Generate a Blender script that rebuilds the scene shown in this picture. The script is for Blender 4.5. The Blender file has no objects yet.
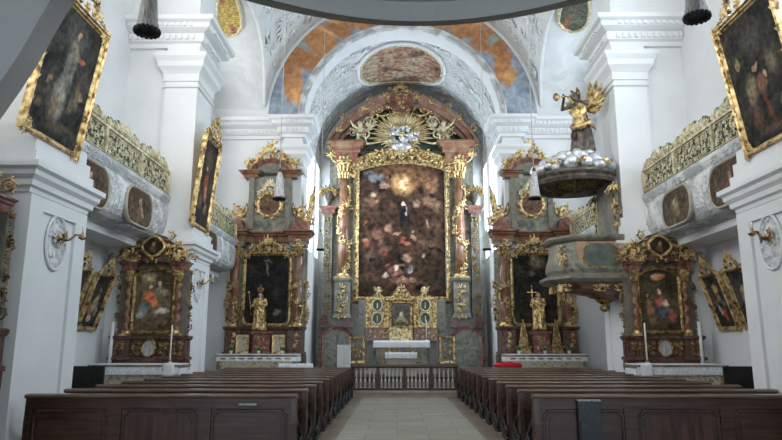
import bpy, math, random
from mathutils import Vector, Matrix
PI = math.pi
R = math.radians
scn = bpy.context.scene
COL = scn.collection
AX = .23                     # x of the nave axis

# ---------------------------------------------------------------- camera, sky, exposure
cam_data = bpy.data.cameras.new('camera')
cam = bpy.data.objects.new('camera', cam_data)
COL.objects.link(cam)
cam_data.sensor_width = 36
cam_data.lens = 36 * 640 / 782
cam.location = (0, 0, 1.55)
cam.rotation_euler = (R(90) + math.atan(125 / 640), 0, R(.527))
cam_data.clip_end = 200
scn.camera = cam
scn.view_settings.view_transform = 'Standard'
scn.view_settings.look = 'None'
scn.view_settings.gamma = 1
scn.view_settings.use_curve_mapping = False
scn.view_settings.exposure = 1.05

world = bpy.data.worlds.new('overcast_sky')
scn.world = world
world.use_nodes = True
world.node_tree.nodes['Background'].inputs[0].default_value = (.80, .90, 1, 1)
world.node_tree.nodes['Background'].inputs[1].default_value = 1.0

def area(name, loc, rot, sx, sy, power, color):
    l = bpy.data.lights.new(name, 'AREA')
    l.shape = 'RECTANGLE'; l.size = sx; l.size_y = sy; l.energy = power; l.color = color
    o = bpy.data.objects.new(name, l); COL.objects.link(o)
    o.location = loc; o.rotation_euler = rot
    return o
# daylight entering by the windows of the side walls (aisle bays, chancel, rear bay)
COOL, WARM = (.70, .85, 1.0), (1.0, .985, .96)
WINY = [(11.2, 14.0), (19.4, 22.9)]
for y0, y1, pw in ((11.2, 14.0, 215), (19.4, 22.9, 125), (2.7, 6.1, 330)):
    for s in (-1, 1):
        area('daylight', (AX + s * 8.2, (y0 + y1) / 2, 9.2), (0, R(90) * s, 0), 5.0, y1 - y0, pw * (1 if s < 0 else 1.25), WARM if s < 0 else COOL)
for s in (-1, 1):
    area('daylight', (AX + s * 4.7, 28.2, 8.0), (0, R(90) * s, 0), 4.6, 2.0, 270, COOL)
    area('daylight', (AX + s * 4.7, 30.7, 8.0), (0, R(90) * s, 0), 4.6, 1.2, 90, COOL)
    area('daylight', (AX + s * 4.2, -3.42, 2.6), (R(90), 0, 0), 2.0, 3.0, 170, COOL)  # fill lamps added before the solid back wall to brighten the loft
area('daylight', (AX, -3.42, 9.5), (R(88), 0, 0), 5.0, 5.0, 680, WARM)      # west window above the organ loft

# ---------------------------------------------------------------- mesh builder
class MB:
    def __init__(self):
        self.v = []; self.f = []; self.s = []; self.M = Matrix.Identity(4)
    def at(self, x=0, y=0, z=0, rx=0, ry=0, rz=0, s=1):
        self.M = Matrix.Translation((x, y, z)) @ Matrix.Rotation(rz, 4, 'Z') @ Matrix.Rotation(ry, 4, 'Y') @ Matrix.Rotation(rx, 4, 'X') @ Matrix.Scale(s, 4)
        return self
    def add(self, vs, fs, smooth=False):
        n = len(self.v); M = self.M
        self.v += [tuple(M @ Vector(p)) for p in vs]
        self.f += [tuple(i + n for i in f) for f in fs]
        self.s += [smooth] * len(fs)
        return self
    def box(self, x0, x1, y0, y1, z0, z1):
        v = [(x, y, z) for z in (z0, z1) for y in (y0, y1) for x in (x0, x1)]
        return self.add(v, [(0, 2, 3, 1), (4, 5, 7, 6), (0, 1, 5, 4), (2, 6, 7, 3), (0, 4, 6, 2), (1, 3, 7, 5)])
    def frus(self, a, b, z0, z1):      # a,b = (x0,x1,y0,y1) at z0 and z1
        v = [(x, y, z0) for y in a[2:] for x in a[:2]] + [(x, y, z1) for y in b[2:] for x in b[:2]]
        return self.add(v, [(0, 2, 3, 1), (4, 5, 7, 6), (0, 1, 5, 4), (2, 6, 7, 3), (0, 4, 6, 2), (1, 3, 7, 5)])
    def prism(self, pts, y0, y1, plane='xz', smooth=False):
        n = len(pts)
        mp = {'xz': lambda p, d: (p[0], d, p[1]), 'xy': lambda p, d: (p[0], p[1], d), 'yz': lambda p, d: (d, p[0], p[1])}[plane]
        self.add([mp(p, y0) for p in pts] + [mp(p, y1) for p in pts], [tuple(range(n)), tuple(range(2 * n - 1, n - 1, -1))])
        m = len(self.f) - 2
        base = self.f[m][0]
        for i in range(n):
            j = (i + 1) % n
            self.f.append((base + i, base + n + i, base + n + j, base + j)); self.s.append(smooth)
        return self
    def lathe(self, prof, n=16, c=(0, 0, 0), fold=0, nf=7, twist=0, sy=1, cap=True, a0=0, a1=2 * PI, ph=0):
        vs = []; fs = []; full = abs(a1 - a0 - 2 * PI) < 1e-6
        cols = n if full else n + 1
        for r, z in prof:
            for i in range(cols):
                a = a0 + (a1 - a0) * i / n
                rr = r * (1 + fold * math.sin(nf * a + twist * z + ph))
                vs.append((c[0] + rr * math.cos(a), c[1] + rr * math.sin(a) * sy, c[2] + z))
        for k in range(len(prof) - 1):
            for i in range(n):
                j = (i + 1) % cols
                fs.append((k * cols + i, k * cols + j, (k + 1) * cols + j, (k + 1) * cols + i))
        self.add(vs, fs, True)
        if cap and full:
            b = len(self.v) - len(vs); K = (len(prof) - 1) * cols
            self.f += [tuple(b + i for i in range(cols - 1, -1, -1)), tuple(b + K + i for i in range(cols))]
            self.s += [False, False]
        return self
    def helix(self, z0, z1, r, amp, turns, n=14, k=48, c=(0, 0, 0), phase=0, rfun=None):   # twisted (salomonic) shaft
        vs = []; fs = []
        for q in range(k + 1):
            t = q / k; a = phase + 2 * PI * turns * t
            rr = r if rfun is None else r * rfun(t)
            for i in range(n):
                b = 2 * PI * i / n
                vs.append((c[0] + amp * math.cos(a) + rr * math.cos(b), c[1] + amp * math.sin(a) + rr * math.sin(b), c[2] + z0 + (z1 - z0) * t))
        for q in range(k):
            for i in range(n):
                j = (i + 1) % n
                fs.append((q * n + i, q * n + j, (q + 1) * n + j, (q + 1) * n + i))
        return self.add(vs, fs, True)
    def tube(self, pts, rad, n=6, flat=1):
        pts = [Vector(p) for p in pts]; m = len(pts)
        if not callable(rad):
            rr = rad if isinstance(rad, (list, tuple)) else [rad] * m
        else:
            rr = [rad(i / (m - 1)) for i in range(m)]
        vs = []; fs = []; up = None
        for i, p in enumerate(pts):
            t = (pts[min(i + 1, m - 1)] - pts[max(i - 1, 0)])
            if t.length < 1e-9: t = Vector((0, 0, 1))
            t.normalize()
            if up is None:
                up = Vector((0, 1, 0)) if abs(t.y) < .9 else Vector((1, 0, 0))
            a = t.cross(up)
            if a.length < 1e-6: a = t.cross(Vector((1, 0, 0)))
            a.normalize(); b = a.cross(t).normalized(); up = b
            for k in range(n):
                w = 2 * PI * k / n
                vs.append(p + a * (rr[i] * math.cos(w)) + b * (rr[i] * flat * math.sin(w)))
        for i in range(m - 1):
            for k in range(n):
                l = (k + 1) % n
                fs.append((i * n + k, (i + 1) * n + k, (i + 1) * n + l, i * n + l))
        fs += [tuple(range(n)), tuple(m * n - 1 - k for k in range(n))]
        return self.add(vs, fs, True)
    def ell(self, c, r, n=10, k=6, rot=None):
        if not isinstance(r, (tuple, list)): r = (r, r, r)
        vs = []; fs = []
        M = rot or Matrix.Identity(3)
        for j in range(1, k):
            b = -PI / 2 + PI * j / k
            for i in range(n):
                a = 2 * PI * i / n
                vs.append(Vector(c) + M @ Vector((r[0] * math.cos(a) * math.cos(b), r[1] * math.sin(a) * math.cos(b), r[2] * math.sin(b))))
        vs += [Vector(c) + M @ Vector((0, 0, -r[2])), Vector(c) + M @ Vector((0, 0, r[2]))]
        for j in range(k - 2):
            for i in range(n):
                l = (i + 1) % n
                fs.append((j * n + i, j * n + l, (j + 1) * n + l, (j + 1) * n + i))
        B = (k - 1) * n
        for i in range(n):
            l = (i + 1) % n
            fs.append((B, l, i)); fs.append((B + 1, (k - 2) * n + i, (k - 2) * n + l))
        return self.add(vs, fs, True)
    def mold(self, path, prof, closed=False, mp='xy', d=0, smooth=False):
        """sweep prof (outward offset, second coordinate) along a 2D path; outward = right of travel"""
        n = len(path); vs = []; fs = []; K = len(prof)
        P = [Vector(p) for p in path]
        for i in range(n):
            a = P[i - 1] if (i > 0 or closed) else None
            b = P[(i + 1) % n] if (i < n - 1 or closed) else None
            d1 = (P[i] - a).normalized() if a is not None else None
            d2 = (b - P[i]).normalized() if b is not None else None
            if d1 is None: d1 = d2
            if d2 is None: d2 = d1
            n1 = Vector((d1.y, -d1.x)); n2 = Vector((d2.y, -d2.x))
            m = (n1 + n2); m = m / max(m.length_squared / 2, .35)
            for o, q in prof:
                p = P[i] + m * o
                vs.append((p.x, p.y, d + q) if mp == 'xy' else ((p.x, d - q, p.y) if mp == 'xz' else (d + q, p.x, p.y)))
        for i in range(n if closed else n - 1):
            j = (i + 1) % n
            for k in range(K):
                l = (k + 1) % K
                fs.append((i * K + k, j * K + k, j * K + l, i * K + l))
        if not closed:
            fs += [tuple(range(K)), tuple(n * K - 1 - k for k in range(K))]
        return self.add(vs, fs, smooth)
    def grid(self, fn, nu, nv, smooth=True):
        vs = [fn(i / nu, j / nv) for j in range(nv + 1) for i in range(nu + 1)]
        w = nu + 1
        fs = [(j * w + i, j * w + i + 1, (j + 1) * w + i + 1, (j + 1) * w + i) for j in range(nv) for i in range(nu)]
        return self.add(vs, fs, smooth)
    def stamp(self, tpl, x, z, ang=0, s=1, mirror=False, y=0, sd=None):
        vs, fs = tpl; ca, sa = math.cos(ang), math.sin(ang); sg = -1 if mirror else 1; sd = sd or s
        out = []
        for p in vs:
            a, b, c = p[0] * s, p[1] * sd, p[2] * s
            u = a * ca - c * sa; w = a * sa + c * ca
            out.append((x + sg * u, y + b, z + w))
        if mirror: fs = [tuple(reversed(f)) for f in fs]
        return self.add(out, fs, True)
    def build(self, name, mat, parent=None, loc=None):
        me = bpy.data.meshes.new(name)
        me.from_pydata(self.v, [], self.f)
        me.polygons.foreach_set('use_smooth', self.s)
        me.materials.append(mat)
        me.validate(); me.update()
        o = bpy.data.objects.new(name, me); COL.objects.link(o)
        if parent: o.parent = parent
        if loc: o.location = loc
        return o

def tag(o, label=None, cat=None, group=None, kind=None):
    if label: o['label'] = label
    if cat: o['category'] = cat
    if group: o['group'] = group
    if kind: o['kind'] = kind
    return o
def empty(name, loc=(0, 0, 0), rz=0, label=None, cat=None, group=None, rx=0):
    o = bpy.data.objects.new(name, None); COL.objects.link(o)
    o.empty_display_size = .2
    o.location = loc; o.rotation_euler = (rx, 0, rz)
    return tag(o, label, cat, group)
def copy_tree(o, parent=None):
    c = o.copy(); COL.objects.link(c)
    if parent: c.parent = parent
    for ch in list(o.children): copy_tree(ch, c)
    return c
def struct(name, mb, mat): return tag(mb.build(name, mat), kind='structure')

# ---------------------------------------------------------------- materials
def new_mat(name):
    m = bpy.data.materials.new(name); m.use_nodes = True
    return m, m.node_tree, m.node_tree.nodes['Principled BSDF']
def lk(nt, a, b): nt.links.new(a, b)
def nnode(nt, typ, **kw):
    n = nt.nodes.new(typ)
    for k, v in kw.items():
        if k.startswith('i_'): n.inputs[k[2:].replace('_', ' ')].default_value = v
        else: setattr(n, k, v)
    return n
def ramp(nt, stops, fac):
    r = nt.nodes.new('ShaderNodeValToRGB')
    while len(r.color_ramp.elements) < len(stops): r.color_ramp.elements.new(.5)
    for e, (p, c) in zip(r.color_ramp.elements, stops):
        e.position = p; e.color = (*c, 1)
    lk(nt, fac, r.inputs[0]); return r.outputs[0]
def simple(name, stops, scale=3, detail=5, rough=.6, metal=0, bump=0, bscale=None, distort=0, spec=.4, stretch=None, bdist=.02):
    m, nt, b = new_mat(name)
    tc = nnode(nt, 'ShaderNodeTexCoord'); vec = tc.outputs['Object']
    if stretch:
        mp = nnode(nt, 'ShaderNodeMapping'); mp.inputs['Scale'].default_value = stretch
        lk(nt, vec, mp.inputs[0]); vec = mp.outputs[0]
    n = nnode(nt, 'ShaderNodeTexNoise', i_Scale=scale, i_Detail=detail, i_Distortion=distort)
    lk(nt, vec, n.inputs['Vector'])
    lk(nt, ramp(nt, stops, n.outputs['Fac']), b.inputs['Base Color'])
    b.inputs['Roughness'].default_value = rough; b.inputs['Metallic'].default_value = metal
    b.inputs['Specular IOR Level'].default_value = spec
    if bump:
        n2 = nnode(nt, 'ShaderNodeTexNoise', i_Scale=bscale or scale * 4, i_Detail=4)
        lk(nt, vec, n2.inputs['Vector'])
        bp = nnode(nt, 'ShaderNodeBump', i_Strength=bump, i_Distance=bdist)
        lk(nt, n2.outputs['Fac'], bp.inputs['Height']); lk(nt, bp.outputs[0], b.inputs['Normal'])
    return m
def stucco(name, scale=1.6, strength=.8, dist=.06, col=(.73, .74, .73)):
    """white plaster with raised foliage scrolls"""
    m, nt, b = new_mat(name)
    tc = nnode(nt, 'ShaderNodeTexCoord')
    n = nnode(nt, 'ShaderNodeTexNoise', i_Scale=scale, i_Detail=1.5, i_Distortion=3.2)
    lk(nt, tc.outputs['Object'], n.inputs['Vector'])
    w = nnode(nt, 'ShaderNodeMath', operation='MULTIPLY'); w.inputs[1].default_value = 46
    lk(nt, n.outputs['Fac'], w.inputs[0])
    sn = nnode(nt, 'ShaderNodeMath', operation='SINE'); lk(nt, w.outputs[0], sn.inputs[0])
    vo = nnode(nt, 'ShaderNodeTexNoise', i_Scale=scale * .9, i_Detail=0)
    lk(nt, tc.outputs['Object'], vo.inputs['Vector'])
    msk = nnode(nt, 'ShaderNodeMapRange'); msk.inputs[1].default_value = .40; msk.inputs[2].default_value = .52
    lk(nt, vo.outputs['Fac'], msk.inputs[0])
    mx = nnode(nt, 'ShaderNodeMath', operation='MAXIMUM'); lk(nt, sn.outputs[0], mx.inputs[0]); mx.inputs[1].default_value = -.3
    ml = nnode(nt, 'ShaderNodeMath', operation='MULTIPLY'); lk(nt, mx.outputs[0], ml.inputs[0]); lk(nt, msk.outputs[0], ml.inputs[1])
    bp = nnode(nt, 'ShaderNodeBump', i_Strength=strength, i_Distance=dist)
    lk(nt, ml.outputs[0], bp.inputs['Height']); lk(nt, bp.outputs[0], b.inputs['Normal'])
    b.inputs['Base Color'].default_value = (*col, 1); b.inputs['Roughness'].default_value = .8
    b.inputs['Specular IOR Level'].default_value = .2
    return m
M = {}
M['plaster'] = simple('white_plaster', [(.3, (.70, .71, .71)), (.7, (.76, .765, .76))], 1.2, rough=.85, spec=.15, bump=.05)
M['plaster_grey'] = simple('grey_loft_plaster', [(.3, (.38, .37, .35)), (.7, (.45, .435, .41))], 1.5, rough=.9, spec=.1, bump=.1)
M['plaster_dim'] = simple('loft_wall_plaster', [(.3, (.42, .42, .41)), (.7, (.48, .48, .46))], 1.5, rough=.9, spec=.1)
M['stucco'] = stucco('stucco_relief', 2.6, .45, .04)
M['stucco_fine'] = stucco('fine_stucco_relief', 2.6, .9, .05)
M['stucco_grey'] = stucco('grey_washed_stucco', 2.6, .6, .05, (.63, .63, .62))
M['grey_stone'] = simple('grey_marble', [(.3, (.06, .06, .05)), (.5, (.20, .18, .14)), (.62, (.11, .12, .10)), (.8, (.30, .22, .16))], 1.8, detail=7, rough=.3, distort=1.5)
M['red_marble'] = simple('red_marble', [(.25, (.06, .025, .02)), (.45, (.19, .075, .058)), (.6, (.30, .15, .12)), (.8, (.11, .04, .033))], 2.6, detail=8, rough=.22, distort=2)
M['pink_marble'] = simple('rose_marble', [(.25, (.085, .040, .024)), (.45, (.21, .085, .048)), (.6, (.23, .135, .08)), (.75, (.29, .20, .125))], 1.8, detail=8, rough=.25, distort=1.5)
M['dark_red'] = simple('dark_red_marble', [(.3, (.04, .020, .017)), (.48, (.125, .050, .038)), (.6, (.10, .085, .062)), (.78, (.18, .14, .10))], 3.5, detail=8, rough=.25, distort=2)
M['green_grey'] = simple('grey_green_marble', [(.3, (.07, .08, .065)), (.5, (.20, .20, .16)), (.7, (.33, .29, .22))], 2, detail=7, rough=.3, distort=1.8)
M['gold'] = simple('gilding', [(.36, (.10, .06, .025)), (.50, (.55, .38, .16)), (.70, (.92, .72, .38))], 9, detail=4, rough=.40, metal=.55, bump=.25, bscale=40)
M['gold_dark'] = simple('aged_gilding', [(.35, (.07, .04, .018)), (.55, (.34, .23, .09)), (.75, (.70, .52, .24))], 12, detail=5, rough=.42, metal=.7, bump=.5, bscale=35)
M['gold_pale'] = simple('pale_gilding', [(.3, (.40, .33, .18)), (.7, (.86, .79, .56))], 8, detail=4, rough=.45, metal=.35, bump=.3, bscale=30)
M['silver'] = simple('silvering', [(.35, (.40, .41, .42)), (.6, (.82, .83, .85))], 6, detail=4, rough=.32, metal=.55, bump=.35, bscale=22)
M['bronze'] = simple('dark_bronze_paint', [(.35, (.035, .028, .022)), (.65, (.16, .13, .10))], 7, detail=4, rough=.4, metal=.3, bump=.3)
M['wood'] = simple('dark_oak', [(.3, (.020, .009, .006)), (.5, (.052, .023, .013)), (.75, (.10, .046, .025))], 3, detail=8, rough=.42, stretch=(.6, 6, 8), spec=.5, bump=.08)
M['wood_top'] = simple('highlight_oak_rail', [(.3, (.075, .045, .032)), (.6, (.16, .10, .072)), (.8, (.23, .155, .115))], 3, detail=8, rough=.24, stretch=(.5, 8, 8), spec=.6)  # oak lightened to paint in the highlights of rails, seats and kneelers
M['wood_dark'] = simple('blackened_oak', [(.3, (.010, .010, .010)), (.7, (.030, .030, .026))], 5, detail=5, rough=.4, bump=.3)
M['wood_red'] = simple('reddish_oak', [(.3, (.030, .014, .009)), (.7, (.095, .045, .030))], 3, detail=8, rough=.4, stretch=(6, 6, .8))
M['linen'] = simple('white_linen', [(.3, (.74, .75, .78)), (.7, (.85, .86, .88))], 6, rough=.9, spec=.1, bump=.1)
M['lace'] = simple('lace_linen', [(.40, (.60, .60, .62)), (.54, (.82, .82, .84))], 30, detail=2, rough=.9, spec=.1, bump=.2)
M['brocade'] = simple('floral_brocade', [(.34, (.20, .15, .09)), (.46, (.42, .37, .26)), (.62, (.52, .48, .37)), (.78, (.26, .17, .11))], 13, detail=3, rough=.85, spec=.1)
M['skin'] = simple('polychrome_skin', [(.3, (.55, .36, .26)), (.7, (.68, .48, .36))], 5, rough=.5)
M['white_paint'] = simple('white_painted_board', [(.3, (.62, .64, .64)), (.7, (.70, .72, .72))], 3, rough=.6)
M['wax'] = simple('ivory_wax', [(.3, (.80, .76, .64)), (.7, (.86, .83, .72))], 4, rough=.45)
M['red_cloth'] = simple('red_cloth', [(.3, (.42, .012, .016)), (.7, (.55, .02, .03))], 8, rough=.9)
M['rope'] = simple('pale_cord', [(.3, (.42, .42, .38)), (.7, (.55, .55, .50))], 30, rough=.9)
M['tin'] = simple('weathered_tin', [(.35, (.24, .23, .22)), (.65, (.58, .57, .55))], 14, rough=.5, metal=.3, stretch=(6, 6, .6), bump=.5)
M['leaf'] = simple('foliage', [(.3, (.02, .06, .015)), (.7, (.08, .18, .04))], 20, rough=.6)
M['black'] = simple('black_leatherette', [(.3, (.012, .013, .016)), (.7, (.035, .038, .045))], 20, rough=.35)
M['green_paint'] = simple('dark_green_paint', [(.3, (.035, .07, .05)), (.7, (.09, .13, .09))], 6, rough=.6)
M['iron'] = simple('dark_iron', [(.3, (.015, .015, .014)), (.7, (.05, .045, .04))], 10, rough=.5, metal=.5)
M['glass'] = None
mg, nt, b = new_mat('window_glass')
tr = nnode(nt, 'ShaderNodeBsdfTransparent'); gl = nnode(nt, 'ShaderNodeBsdfGlossy'); gl.inputs['Roughness'].default_value = .1
mx = nnode(nt, 'ShaderNodeMixShader'); mx.inputs[0].default_value = .08
lk(nt, tr.outputs[0], mx.inputs[1]); lk(nt, gl.outputs[0], mx.inputs[2])
lk(nt, mx.outputs[0], nt.nodes['Material Output'].inputs[0]); M['glass'] = mg

def floor_mat(name, cols, bw, bh, rot=0, mortar=(.12, .11, .10)):
    m, nt, b = new_mat(name)
    tc = nnode(nt, 'ShaderNodeTexCoord'); mp = nnode(nt, 'ShaderNodeMapping'); mp.inputs['Rotation'].default_value = (0, 0, rot)
    lk(nt, tc.outputs['Object'], mp.inputs[0])
    br = nnode(nt, 'ShaderNodeTexBrick'); br.inputs['Scale'].default_value = 1
    br.inputs['Color1'].default_value = (*cols[0], 1); br.inputs['Color2'].default_value = (*cols[1], 1); br.inputs['Mortar'].default_value = (*mortar, 1)
    br.inputs['Mortar Size'].default_value = .008; br.inputs['Brick Width'].default_value = bw; br.inputs['Row Height'].default_value = bh
    lk(nt, mp.outputs[0], br.inputs['Vector'])
    n = nnode(nt, 'ShaderNodeTexNoise', i_Scale=2.2, i_Detail=6); lk(nt, tc.outputs['Object'], n.inputs['Vector'])
    mxx = nnode(nt, 'ShaderNodeMix', data_type='RGBA', blend_type='MULTIPLY'); mxx.inputs[0].default_value = .6
    lk(nt, br.outputs['Color'], mxx.inputs[6]); lk(nt, ramp(nt, [(.3, (.7, .68, .64)), (.7, (1.1, 1.1, 1.1))], n.outputs['Fac']), mxx.inputs[7])
    lk(nt, mxx.outputs[2], b.inputs['Base Color']); b.inputs['Roughness'].default_value = .45
    return m
M['floor'] = floor_mat('stone_slabs', [(.26, .255, .21), (.34, .33, .28)], 1.1, .62)
M['floor_side'] = floor_mat('brown_stone_slabs', [(.16, .115, .085), (.22, .19, .155)], .5, .9, R(90))
M['floor_dark'] = simple('dark_choir_floor', [(.3, (.035, .025, .02)), (.7, (.085, .06, .048))], 3, rough=.7, spec=.15)
M['step'] = simple('step_stone', [(.3, (.30, .26, .20)), (.7, (.42, .38, .31))], 3, rough=.5)

# painted pictures: soft colour patches mixed over a ground, edges broken by noise
def _patch_group():
    g = bpy.data.node_groups.new('paint_patch', 'ShaderNodeTree')
    I = g.interface
    for nm, tp in (('Vector', 'NodeSocketVector'), ('Centre', 'NodeSocketVector'), ('InvRadius', 'NodeSocketVector'), ('Angle', 'NodeSocketFloat'), ('Soft', 'NodeSocketFloat'), ('Color', 'NodeSocketColor'), ('Under', 'NodeSocketColor')):
        I.new_socket(nm, in_out='INPUT', socket_type=tp)
    I.new_socket('Color', in_out='OUTPUT', socket_type='NodeSocketColor')
    gi = g.nodes.new('NodeGroupInput'); go = g.nodes.new('NodeGroupOutput')
    sub = g.nodes.new('ShaderNodeVectorMath'); sub.operation = 'SUBTRACT'
    g.links.new(gi.outputs[0], sub.inputs[0]); g.links.new(gi.outputs[1], sub.inputs[1])
    rot = g.nodes.new('ShaderNodeVectorRotate'); rot.rotation_type = 'Y_AXIS'
    g.links.new(sub.outputs[0], rot.inputs['Vector']); g.links.new(gi.outputs[3], rot.inputs['Angle'])
    mul = g.nodes.new('ShaderNodeVectorMath'); mul.operation = 'MULTIPLY'
    g.links.new(rot.outputs[0], mul.inputs[0]); g.links.new(gi.outputs[2], mul.inputs[1])
    ln = g.nodes.new('ShaderNodeVectorMath'); ln.operation = 'LENGTH'; g.links.new(mul.outputs[0], ln.inputs[0])
    mr = g.nodes.new('ShaderNodeMapRange'); mr.interpolation_type = 'SMOOTHSTEP'
    g.links.new(ln.outputs['Value'], mr.inputs[0]); mr.inputs[2].default_value = 1
    s1 = g.nodes.new('ShaderNodeMath'); s1.operation = 'SUBTRACT'; s1.inputs[0].default_value = 1; g.links.new(gi.outputs[4], s1.inputs[1])
    g.links.new(s1.outputs[0], mr.inputs[1]); mr.inputs[3].default_value = 1; mr.inputs[4].default_value = 0
    mx = g.nodes.new('ShaderNodeMix'); mx.data_type = 'RGBA'
    g.links.new(mr.outputs[0], mx.inputs[0]); g.links.new(gi.outputs[6], mx.inputs[6]); g.links.new(gi.outputs[5], mx.inputs[7])
    g.links.new(mx.outputs[2], go.inputs[0])
    return g
PATCH = _patch_group()
def painting(name, ground, patches, scale=(1, 1), wob=.035, nscale=5, rough=.65, gscale=2.2, mottle=.7, spec=.08):
    """patches: (x, z, rx, rz, angle, soft, colour) in object metres"""
    m, nt, b = new_mat(name)
    tc = nnode(nt, 'ShaderNodeTexCoord')
    n = nnode(nt, 'ShaderNodeTexNoise', i_Scale=nscale, i_Detail=5); lk(nt, tc.outputs['Object'], n.inputs['Vector'])
    s = nnode(nt, 'ShaderNodeVectorMath', operation='SUBTRACT'); s.inputs[1].default_value = (.5, .5, .5); lk(nt, n.outputs['Color'], s.inputs[0])
    sc = nnode(nt, 'ShaderNodeVectorMath', operation='SCALE'); sc.inputs['Scale'].default_value = wob * 4; lk(nt, s.outputs[0], sc.inputs[0])
    ad = nnode(nt, 'ShaderNodeVectorMath', operation='ADD'); lk(nt, tc.outputs['Object'], ad.inputs[0]); lk(nt, sc.outputs[0], ad.inputs[1])
    n2 = nnode(nt, 'ShaderNodeTexNoise', i_Scale=gscale, i_Detail=7, i_Distortion=.6); lk(nt, tc.outputs['Object'], n2.inputs['Vector'])
    k = len(ground)
    cur = ramp(nt, [(.3 + .4 * i / max(1, k - 1), c) for i, c in enumerate(ground)], n2.outputs['Fac'])
    for (x, z, rx, rz, ang, soft, c) in patches:
        g = nt.nodes.new('ShaderNodeGroup'); g.node_tree = PATCH
        lk(nt, ad.outputs[0], g.inputs[0])
        g.inputs[1].default_value = (x, 0, z); g.inputs[2].default_value = (1 / rx, 0, 1 / rz)
        g.inputs[3].default_value = R(ang); g.inputs[4].default_value = soft; g.inputs[5].default_value = (*c, 1)
        lk(nt, cur, g.inputs[6]); cur = g.outputs[0]
    n3 = nnode(nt, 'ShaderNodeTexNoise', i_Scale=gscale * 5, i_Detail=6); lk(nt, tc.outputs['Object'], n3.inputs['Vector'])
    mm = nnode(nt, 'ShaderNodeMix', data_type='RGBA', blend_type='MULTIPLY'); mm.inputs[0].default_value = mottle
    lk(nt, cur, mm.inputs[6]); lk(nt, ramp(nt, [(.32, (.35, .33, .30)), (.68, (1.9, 1.8, 1.7))], n3.outputs['Fac']), mm.inputs[7])
    lk(nt, mm.outputs[2], b.inputs['Base Color']); b.inputs['Roughness'].default_value = rough
    b.inputs['Specular IOR Level'].default_value = spec
    return m

# ---------------------------------------------------------------- the building
XL, XR = AX - 5.58, AX + 5.57       # nave faces of the piers
OL, OR = AX - 7.63, AX + 7.62       # outer walls
ZE0, ZE1 = 9.62, 10.40              # entablature of the piers
PIERS = [(9.0, 10.7), (16.3, 18.0)]
YE = 24.5                           # east wall of the nave
def side(s, d): return AX + s * d   # s = -1 left, 1 right

mb = MB().box(OL - .5, OR + .5, -3.5, 20.5, -.3, 0); struct('floor', mb, M['floor_side'])
mb = MB().box(AX - 1.25, AX + 1.25, -3.4, 20.0, 0, .006); struct('floor_aisle', mb, M['floor'])
mb = MB().box(OL, OR, 20.5, 32, -.3, .18).box(AX - 1.9, AX + 1.9, 20.15, 20.5, -.3, .18); struct('floor_choir', mb, M['floor_dark'])
mb = MB().box(AX - 2.1, AX + 2.1, 20.05, 20.45, .12, .185).box(AX - 2.05, AX + 2.05, 20.1, 20.45, 0.0, .13); struct('trim_1', mb, M['step'])

# outer walls with window openings
for s, nm in ((-1, 'wall_left'), (1, 'wall_right')):
    x0, x1 = sorted((side(s, 7.625), side(s, 8.1)))
    mb = MB(); ys = -3.5
    zs = (6.7, 11.7)
    for (a, b_) in [(2.7, 6.1)] + WINY:
        mb.box(x0, x1, ys, a, -.3, 16.5); mb.box(x0, x1, a, b_, -.3, zs[0]); mb.box(x0, x1, a, b_, zs[1], 16.5)
        ys = b_
    mb.box(x0, x1, ys, 33, -.3, 16.5)
    struct(nm, mb, M['plaster'])
    for k, (a, b_) in enumerate([(2.7, 6.1)] + WINY):
        fr = MB(); xm = side(s, 7.85)
        for q in range(5):
            y = a + (b_ - a) * q / 4; fr.box(xm - .03, xm + .03, y - .03, y + .03, *zs)
        for q in range(8):
            z = zs[0] + (zs[1] - zs[0]) * q / 7; fr.box(xm - .025, xm + .025, a, b_, z - .025, z + .025)
        w = struct('window_%d' % (k + 1 + (0 if s < 0 else 3)), fr, M['iron'])
        g = MB().box(xm - .004, xm + .004, a, b_, *zs).build('pane', M['glass'], w)

# back wall behind the camera
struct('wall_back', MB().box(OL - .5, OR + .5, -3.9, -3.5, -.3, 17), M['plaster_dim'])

for s in (-1, 1):  # bars added in front of the under-loft fill lamps; no opening behind them
    fr = MB(); xc = AX + s * 4.2
    for q in range(5): fr.box(xc - 1 + .5 * q - .02, xc - 1 + .5 * q + .02, -3.40, -3.36, 1.1, 4.1)
    for q in range(7): fr.box(xc - 1, xc + 1, -3.40, -3.36, 1.08 + .5 * q, 1.12 + .5 * q)
    struct('window_%d' % (7 + (s > 0)), fr, M['iron'])

fr = MB()
for q in range(7): fr.box(AX - 2.5 + 5 * q / 6 - .03, AX - 2.5 + 5 * q / 6 + .03, -3.40, -3.36, 7, 12)
for q in range(8): fr.box(AX - 2.5, AX + 2.5, -3.40, -3.36, 6.97 + 5 * q / 7, 7.03 + 5 * q / 7)
struct('window_9', fr, M['iron'])

# east wall with the chancel arch
JW = 3.97
arc = [(AX + 4.0 * math.cos(a), ZE1 + 4.0 * math.sin(a)) for a in [PI * i / 40 for i in range(41)]]
out = [(OL, 0), (OL, 17.5), (OR, 17.5), (OR, 0), (AX + JW, 0)] + arc + [(AX - JW, 0)]
struct('wall_east', MB().prism(out, YE, YE + 1.0), M['plaster'])
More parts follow.
